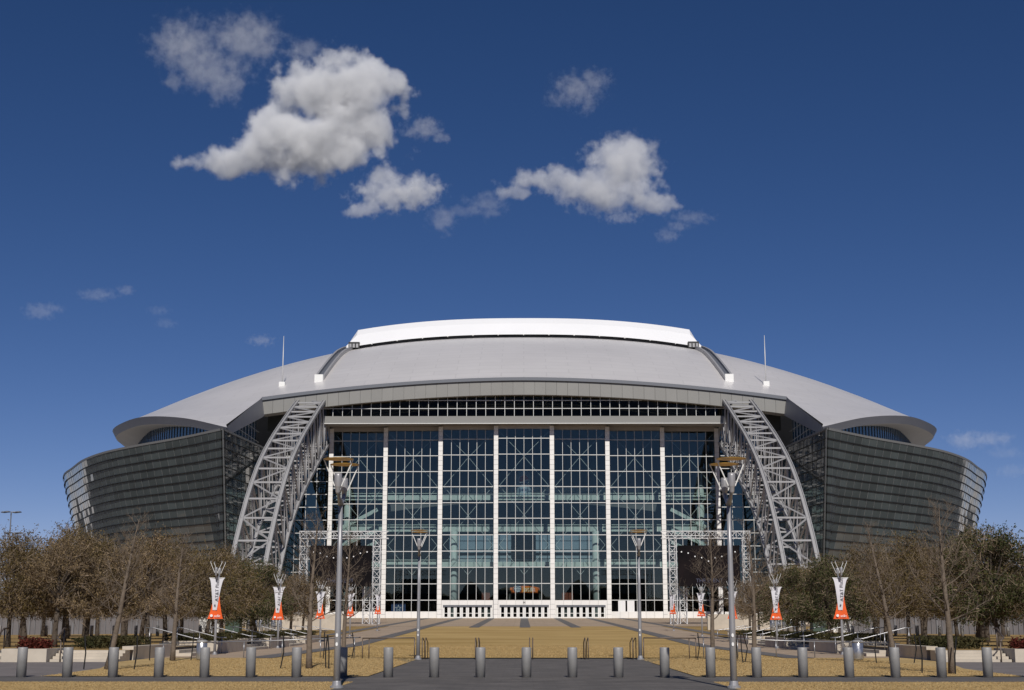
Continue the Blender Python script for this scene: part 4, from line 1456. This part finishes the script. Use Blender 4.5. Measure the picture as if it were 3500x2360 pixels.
TV = [tree_meshes(11 + i, [6.4, 6.0, 6.8, 6.2, 6.6][i], [2.9, 2.6, 3.0, 2.7, 2.8][i], [2.0, 1.9, 2.1, 2.0, 1.95][i], ['leaf_olive', 'leaf_brown', 'leaf_olive', 'leaf_brown', 'leaf_olive'][i], [1.0, 0.85, 1.05, 0.8, 1.0][i]) for i in range(5)]
TG = [tree_meshes(31 + i, 6.4, 2.8, 1.5, 'leaf_green', 1.2, 0.075) for i in range(2)]
rng = random.Random(9)
def plant_tree(meshes, loc, sc, rz, label, group, name='oak_tree'):
    root = thing(name, label, 'tree', loc, group, rz)
    root.scale = sc
    for nm, me in zip(('trunk', 'crown'), meshes):
        o = bpy.data.objects.new(nm, me)
        COL.objects.link(o)
        o.parent = root
    return root
# (image column used when surveying, depth, height, variant)
rows = [
    ('front', 73, [(-10, 5.6, 0), (103, 6.1, 1), (204, 5.9, 2), (316, 6.0, 3)]),
    ('second', 88, [(40, 6.6, 4), (150, 7.2, 0), (255, 6.6, 1), (372, 6.6, 2), (470, 5.9, 4)]),
    ('third', 106, [(20, 7.2, 2), (128, 9.0, 3), (215, 7.6, 0), (300, 8.0, 4), (400, 7.4, 1), (495, 7.0, 0), (575, 6.5, 5)]),
    ('fourth', 128, [(85, 8.4, 1), (190, 8.2, 2), (285, 8.2, 3), (380, 7.8, 0), (470, 7.4, 4), (560, 7.2, 2), (640, 6.6, 1)]),
    ('back', 150, [(330, 8.6, 1), (430, 8.4, 2), (520, 8.0, 0), (610, 7.4, 3), (690, 6.6, 4)]),
]
for sgn in (-1, 1):
    side = 'left' if sgn < 0 else 'right'
    for rn, Y, lst in rows:
        lst2 = sorted(lst, key=lambda a: -a[0])
        for k, (pxc, h, v) in enumerate(lst2):
            if sgn > 0 and rn == 'front' and pxc < 0:
                continue
            if sgn > 0 and pxc == 103:
                pxc, h = 94, 7.0
            y = Y + rng.uniform(-3, 3)
            x = sgn * ((1187 - pxc) * y / 3291)
            x += sgn * rng.uniform(-0.6, 0.6) * (1 if sgn < 0 else 1.6)
            vv = v if sgn < 0 else (v + 2) % 5 if v < 5 else 5
            green = v == 5 or (sgn > 0 and ((rn == 'front' and pxc == 94) or (rn == 'second' and pxc == 470) or (rn == 'third' and pxc == 20)))
            ms = TG[k % 2] if green else TV[vv]
            if green:
                h *= 0.97
            h *= (0.90 if rn in ('front', 'second') else 0.85) * (1.0 if sgn < 0 else 0.95)
            s_ = h / 6.4
            lab = '{} oak, {} row of the {} grove, {} from the walk'.format('dense dark green' if green else ('grey-brown twiggy' if ms in (TV[1], TV[3]) else 'olive-brown bushy'), rn, side, ordw[k])
            plant_tree(ms, (x, y, grove_z(y) - 0.03), (s_ * rng.uniform(0.95, 1.1), s_ * rng.uniform(0.95, 1.1), s_), rng.uniform(0, 6.28), lab, 'oaks of the two groves')

def bare_tree(seed, H, lean=(0.0, 0.0), spread=1.0):
    rg = random.Random(seed)
    tr, br = MB(), MB()
    n = 12
    pts, rad = [], []
    for i in range(n + 1):
        t = i / n
        pts.append(Vector((lean[0] * t + 0.06 * math.sin(4 * t + seed), lean[1] * t + 0.05 * math.cos(5 * t + seed), H * t)))
        rad.append(0.105 * (1 - t) ** 0.8 + 0.008)
    rad[0] = 0.13
    tr.tube(pts, rad, 9)
    def grow(p, d, L, r, lvl):
        seg_ = 5 if lvl < 2 else 3
        q = [p]
        dd = d.copy()
        for i in range(seg_):
            dd = (dd + Vector((rg.gauss(0, .13), rg.gauss(0, .13), rg.gauss(0.06, .10)))).normalized()
            q.append(q[-1] + dd * (L / seg_))
        rr = [r * (1 - 0.85 * i / seg_) + 0.0012 for i in range(seg_ + 1)]
        br.tube(q, rr, 5 if lvl == 0 else 3, False)
        if lvl >= 3:
            return
        k = [5, 4, 2][lvl]
        for i in range(k):
            t = rg.uniform(0.25, 1.0)
            j = min(int(t * seg_), seg_ - 1)
            pp = q[j].lerp(q[j + 1], t * seg_ - j)
            side_ = Vector((rg.gauss(0, 1), rg.gauss(0, 1), rg.gauss(0.1, 0.6))).normalized()
            nd = (dd * 0.75 + side_ * 0.75).normalized()
            grow(pp, nd, L * rg.uniform(0.35, 0.6), r * 0.45, lvl + 1)
    nb = 26
    for i in range(nb):
        t = 0.30 + 0.66 * (i / nb)
        j = min(int(t * n), n - 1)
        p = pts[j].lerp(pts[j + 1], t * n - j)
        a = i * 2.4 + rg.uniform(-0.4, 0.4)
        el = 0.25 + 0.75 * t + rg.uniform(-0.15, 0.15)
        d = Vector((math.cos(a) * math.cos(el), math.sin(a) * math.cos(el), math.sin(el)))
        L = spread * H * 0.30 * (1.15 - t) * rg.uniform(0.75, 1.15) + 0.25
        grow(p, d, L, 0.024 * (1.2 - t) + 0.004, 0)
    return tr.mesh('trunk', 'bark_pale', True), br.mesh('branches', 'twig_dark')
bares = [(-14.7, 50.3, 5.2, (0.9, 0.2), 'leaning bare tree with pale trunk on the left lawn, behind the third bollard'),
         (-15.4, 62.5, 5.4, (0.35, 0.0), 'bare tree at the back of the left lawn, left of the nearest banner'),
         (-7.9, 51.8, 5.3, (0.15, 0.1), 'slender bare tree on the left lawn next to the big left lamp'),
         (-8.4, 66.2, 5.6, (0.1, 0.0), 'slender bare tree behind the big left lamp post'),
         (8.2, 64.5, 5.6, (-0.1, 0.1), 'slender bare tree just left of the big right lamp post'),
         (9.2, 59.5, 5.4, (-0.1, 0.0), 'slender bare tree just right of the big right lamp post'),
         (14.6, 58.5, 5.5, (-0.75, 0.0), 'leaning bare tree on the right lawn, beside the nearest right banner'),
         (13.4, 46.8, 5.4, (0.0, 0.0), 'bare tree with pale trunk on the right lawn, near the right end of the bollards')]
short = ['the leaning bare tree behind the third bollard', 'the bare tree by the nearest left banner', 'the bare tree next to the big left lamp', 'the bare tree behind the big left lamp', 'the bare tree left of the big right lamp', 'the bare tree right of the big right lamp', 'the leaning bare tree on the right lawn', 'the bare tree near the right end of the bollards']
for i, (x, y, h, ln, lab) in enumerate(bares):
    ms = bare_tree(70 + i, h, ln)
    root = thing('bare_tree', lab, 'tree', (x, y, 0.04), 'young bare trees on the near lawns')
    for nm, me in zip(('trunk', 'branches'), ms):
        o = bpy.data.objects.new(nm, me)
        COL.objects.link(o)
        o.parent = root
    # supporting stakes
    for k, a in enumerate((2.6, 0.4, -1.3)[: 3 if i % 2 == 0 else 2]):
        a += 0.3 * i
        px_, py_ = x + 1.0 * math.cos(a), y + 0.6 * math.sin(a)
        sk = MB().tube([(0, 0, 0), (rng.uniform(-.06, .12), 0, 0.55), (rng.uniform(-.06, .12), 0, 1.15)], 0.024, 6).build('tree_stake', 'stake_black')
        sk.location = (px_, py_, 0.03)
        tag(sk, 'thin black stake {} {}'.format(['left of', 'right of', 'in front of'][k], short[i]), 'stake', 'tree stakes on the near lawns')

# ------------------------------------------------------------------ car park masts far left
for k, (x, y, h) in enumerate(((-108, 300, 22.0), (-118, 330, 19.5))):
    lm = thing('light_mast', ['tall car park mast with four flat lamp heads beyond the left trees', 'tall car park mast cut by the left picture edge'][k], 'light mast', (x, y, gz(y)), 'car park light masts')
    MB().tube([(0, 0, 0), (0, 0, h)], [0.22, 0.12], 10).build('pole', 'edge_dark', lm, smooth=True, world=False)
    for j, (dx, dy) in enumerate(((-1.45, 0.2), (-0.5, -0.8), (0.55, 0.8), (1.45, -0.2))):
        MB().lathe([(0.1, -0.18), (0.62, -0.1), (0.66, 0.02), (0.4, 0.16), (0.05, 0.2)], 16, (dx * 1.1, dy, h)).build('lamp_head', 'edge_dark', lm, smooth=True, world=False)
        MB().bar((0, 0, h + 0.05), (dx, dy * 0.9, h + 0.05), 0.1, 0.1).build('arm', 'galvanised', lm, world=False)

# ------------------------------------------------------------------ tufts of dry grass on the near lawns
def tufts(name, x0, x1, y0, y1, n, h, label, zl=0.018):
    r = np.random.default_rng(int(abs(x0) * 7 + y0))
    px_ = np.stack([r.uniform(x0, x1, n), r.uniform(y0, y1, n), np.zeros(n)], 1)
    a = r.uniform(0, 6.283, n)
    ax = np.stack([np.cos(a), np.sin(a), np.zeros(n)], 1) * r.uniform(0.006, 0.016, n)[:, None]
    tip = px_ + np.stack([r.normal(0, 0.03, n), r.normal(0, 0.03, n), r.uniform(0.3, 1.0, n) * h], 1)
    v = np.stack([px_ - ax, px_ + ax, tip], 1).reshape(-1, 3)
    me = bpy.data.meshes.new(name)
    me.from_pydata(v.tolist(), [], np.arange(3 * n).reshape(n, 3).tolist())
    me.materials.append(M['grass_blade'])
    o = bpy.data.objects.new(name, me)
    COL.objects.link(o)
    o.location = (0, 0, zl)
    o['kind'] = 'stuff'
    o['label'] = label
    o['category'] = 'grass'
for sgn in (-1, 1):
    side = 'left' if sgn < 0 else 'right'
    a, c = sorted((sgn * 5.0, sgn * 15.0))
    tufts('grass', a, c, 44.45, 66.5, 60000, 0.035, 'short dry grass on the {} lawn behind the bollards'.format(side))
    a, c = sorted((sgn * 5.0, sgn * 16.0))
    tufts('grass', a, c, 33.5, 40.5, 45000, 0.03, 'short dry grass on the {} lawn in front of the cross path'.format(side), 0.0)
tufts('grass', -11.7, 11.7, 68, 110, 60000, 0.06, 'short dry grass of the central lawn')

# ------------------------------------------------------------------ trees standing behind the viewer (they show in the glass)
rngt = random.Random(4)
tl = MB()
for i in range(70):
    x = -420 + 12 * i + rngt.uniform(-4, 4)
    h = rngt.uniform(14, 24)
    w = rngt.uniform(7, 11)
    tl.lathe([(w * 0.7, 0), (w, h * 0.35), (w * 0.8, h * 0.7), (w * 0.35, h * 0.93), (0, h)], 8, (x, -150 + rngt.uniform(-12, 12), -0.5))
o = tl.build('treeline', 'leaf_green')
o['kind'] = 'stuff'
o['label'] = 'dark line of trees behind the viewer across the road'
o['category'] = 'trees'

# ------------------------------------------------------------------ clouds
cm = bpy.data.materials.new('cloud')
cm.use_nodes = True
t = cm.node_tree
t.nodes.clear()
pv = t.nodes.new('ShaderNodeVolumePrincipled')
mo = t.nodes.new('ShaderNodeOutputMaterial')
t.links.new(pv.outputs[0], mo.inputs['Volume'])
pv.inputs['Color'].default_value = (0.985, 0.99, 1, 1)
pv.inputs['Anisotropy'].default_value = -0.38
pv.inputs['Density'].default_value = 0.05
CR = cam.rotation_euler.to_matrix()
def sky_pt(x, y, d):
    v = CR @ Vector(((x - 1162.5) / 3229, -(y - 784) / 3229, -1))
    return Vector(cam.location) + v * (d / v.y)
def cloud(label, blobs, D=2600.0, res=130, dens=1.0, seed=0, nscale=1.0, amp=1.0, sharp=4.0, rough=0.6):
    """A cumulus: union of ellipsoids (column, row, half width, half height) eroded by noise, voxelised as fog."""
    s_ = D / 3229
    vol = bpy.data.volumes.new('cloud')
    ob = bpy.data.objects.new('cloud', vol)
    COL.objects.link(ob)
    Pb = [(sky_pt(b_[0], b_[1], D), b_[2] * s_, b_[3] * s_) for b_ in blobs]
    c = sum((p[0] for p in Pb), Vector()) / len(Pb)
    ob.location = c
    lo, hi = Vector((1e9,) * 3), Vector((-1e9,) * 3)
    for p, rx, ry in Pb:
        q = p - c
        rd = max(min(rx, ry) * 1.1, 15)
        for i, r in enumerate((rx, rd, ry)):
            lo[i] = min(lo[i], q[i] - r * 1.4)
            hi[i] = max(hi[i], q[i] + r * 1.4)
    ng = bpy.data.node_groups.new('cloud_density', 'GeometryNodeTree')
    ng.interface.new_socket('Geometry', in_out='INPUT', socket_type='NodeSocketGeometry')
    ng.interface.new_socket('Geometry', in_out='OUTPUT', socket_type='NodeSocketGeometry')
    N, L = ng.nodes, ng.links
    out = N.new('NodeGroupOutput')
    N.new('NodeGroupInput')
    vc = N.new('GeometryNodeVolumeCube')
    vc.inputs['Min'].default_value = lo
    vc.inputs['Max'].default_value = hi
    ext = hi - lo
    vx = max(ext) / res
    for i, k in enumerate(('Resolution X', 'Resolution Y', 'Resolution Z')):
        vc.inputs[k].default_value = max(10, int(ext[i] / vx))
    pos = N.new('GeometryNodeInputPosition')
    def mth(op, a, b_=None, c_=None, clamp=False):
        n = N.new('ShaderNodeMath')
        n.operation = op
        n.use_clamp = clamp
        for i, v in enumerate((a, b_, c_)):
            if v is None:
                continue
            if isinstance(v, (int, float)):
                n.inputs[i].default_value = v
            else:
                L.new(v, n.inputs[i])
        return n.outputs[0]
    def vmt(op, a, b_):
        n = N.new('ShaderNodeVectorMath')
        n.operation = op
        for i, v in enumerate((a, b_)):
            if isinstance(v, (tuple, Vector)):
                n.inputs[i].default_value = v
            else:
                L.new(v, n.inputs[i])
        return n
    acc = None
    for p, rx, ry in Pb:
        q = p - c
        rd = max(min(rx, ry) * 1.1, 15)
        d = vmt('SUBTRACT', pos.outputs[0], tuple(q)).outputs[0]
        d = vmt('DIVIDE', d, (rx, rd, ry))
        l = vmt('LENGTH', d.outputs[0], (0, 0, 0)).outputs['Value']
        f_ = mth('SUBTRACT', 1, l)
        acc = f_ if acc is None else mth('SMOOTH_MAX', acc, f_, 0.25)
    size = max(b_[3] for b_ in blobs) * s_ * 0.75
    nz = N.new('ShaderNodeTexNoise')
    off = vmt('ADD', pos.outputs[0], (seed * 1000., seed * 777., seed * 333.)).outputs[0]
    L.new(off, nz.inputs['Vector'])
    nz.inputs['Scale'].default_value = nscale / size
    nz.inputs['Detail'].default_value = 7
    nz.inputs['Roughness'].default_value = rough
    nz.inputs['Lacunarity'].default_value = 2.1
    n = mth('SUBTRACT', nz.outputs[0], 0.5)
    d = mth('MULTIPLY_ADD', n, amp * 2.4, acc)
    d = mth('MULTIPLY', d, sharp, clamp=True)
    d = mth('MULTIPLY', d, dens)
    L.new(d, vc.inputs['Density'])
    smt = N.new('GeometryNodeSetMaterial')
    smt.inputs['Material'].default_value = cm
    L.new(vc.outputs[0], smt.inputs[0])
    L.new(smt.outputs[0], out.inputs[0])
    md = ob.modifiers.new('density', 'NODES')
    md.node_group = ng
    return tag(ob, label, 'cloud', 'fair-weather clouds')
cloud('largest white cumulus cloud with grey base, upper left', [(770, 215, 140, 88), (850, 195, 75, 62), (650, 305, 110, 62), (520, 372, 100, 34), (720, 330, 165, 75), (760, 135, 60, 26), (840, 300, 60, 55), (600, 340, 70, 50)], res=230, seed=1, dens=0.8, amp=1.25, sharp=3.0, rough=0.66, nscale=0.9)
cloud('ragged thin cloud at the top left, above the largest one', [(420, 105, 75, 62), (560, 90, 85, 58), (480, 160, 85, 50), (510, 195, 45, 42), (395, 185, 22, 26), (690, 112, 50, 26)], res=190, seed=2, dens=0.12, amp=1.8, sharp=2.2, nscale=1.6, rough=0.7)
cloud('second largest cloud, right of the picture centre above the roof', [(1410, 375, 85, 62), (1370, 430, 120, 48), (1255, 412, 105, 32), (1480, 462, 60, 30), (1420, 350, 65, 42), (1170, 440, 50, 18)], res=210, seed=3, dens=0.5, amp=1.3, sharp=2.8, rough=0.66)
cloud('small compact cloud under the largest one', [(900, 440, 95, 40), (830, 478, 45, 20), (960, 430, 48, 32), (865, 400, 32, 26)], res=170, seed=4, dens=0.5, amp=1.35, sharp=2.8, rough=0.66)
cloud('tiny puff of cloud right of the largest cloud', [(965, 292, 38, 26), (1003, 314, 22, 14), (935, 300, 26, 14)], res=110, seed=5, dens=0.20, amp=1.5, sharp=2.2, rough=0.66)
cloud('wispy cloud high to the right of the largest one', [(1310, 205, 56, 38), (1350, 185, 40, 28), (1270, 228, 34, 14), (1335, 240, 18, 22)], res=180, seed=6, dens=0.12, amp=2.0, sharp=2.0, rough=0.7, nscale=1.6)
cloud('thin ragged scrap of cloud trailing left of the second largest cloud', [(1110, 460, 52, 24), (1005, 500, 32, 32), (1115, 485, 24, 16), (1060, 480, 50, 14)], res=130, seed=7, dens=0.11, amp=1.7, sharp=2.0, rough=0.68)
cloud('thin streak of cloud right of the second largest cloud', [(1570, 495, 52, 16), (1515, 535, 30, 17), (1540, 515, 32, 12)], res=130, seed=8, dens=0.13, amp=1.6, sharp=2.0, rough=0.68)
cloud('narrow flake of cloud just under the second largest cloud', [(1410, 495, 44, 14)], res=100, seed=9, dens=0.22, amp=1.5, sharp=2.2)
cloud('small flat cloud low at the far left', [(90, 707, 40, 20), (120, 700, 24, 13)], res=100, seed=10, dens=0.11, amp=1.3, sharp=2.0)
cloud('thin curved streak of cloud right of the low left cloud', [(222, 670, 46, 15), (285, 660, 22, 11)], res=100, seed=11, dens=0.12, amp=1.4, sharp=2.0)
cloud('faint scrap of cloud left of the roof mast', [(593, 774, 32, 13)], res=80, seed=12, dens=0.14, amp=1.4, sharp=2.0)
cloud('faint twin wisps of cloud above the left roof edge', [(360, 705, 26, 11), (377, 735, 24, 12)], res=90, seed=13, dens=0.06, amp=1.5, sharp=2.0)
cloud('low bright cloud right of the stadium roof', [(2195, 1000, 44, 22), (2250, 997, 50, 17)], res=120, seed=14, dens=0.16, amp=1.3, sharp=2.2)
cloud('faint low cloud at the right edge beside the stadium', [(2285, 1028, 46, 13), (2300, 1070, 42, 15)], res=100, seed=15, dens=0.07, amp=1.4, sharp=2.0)
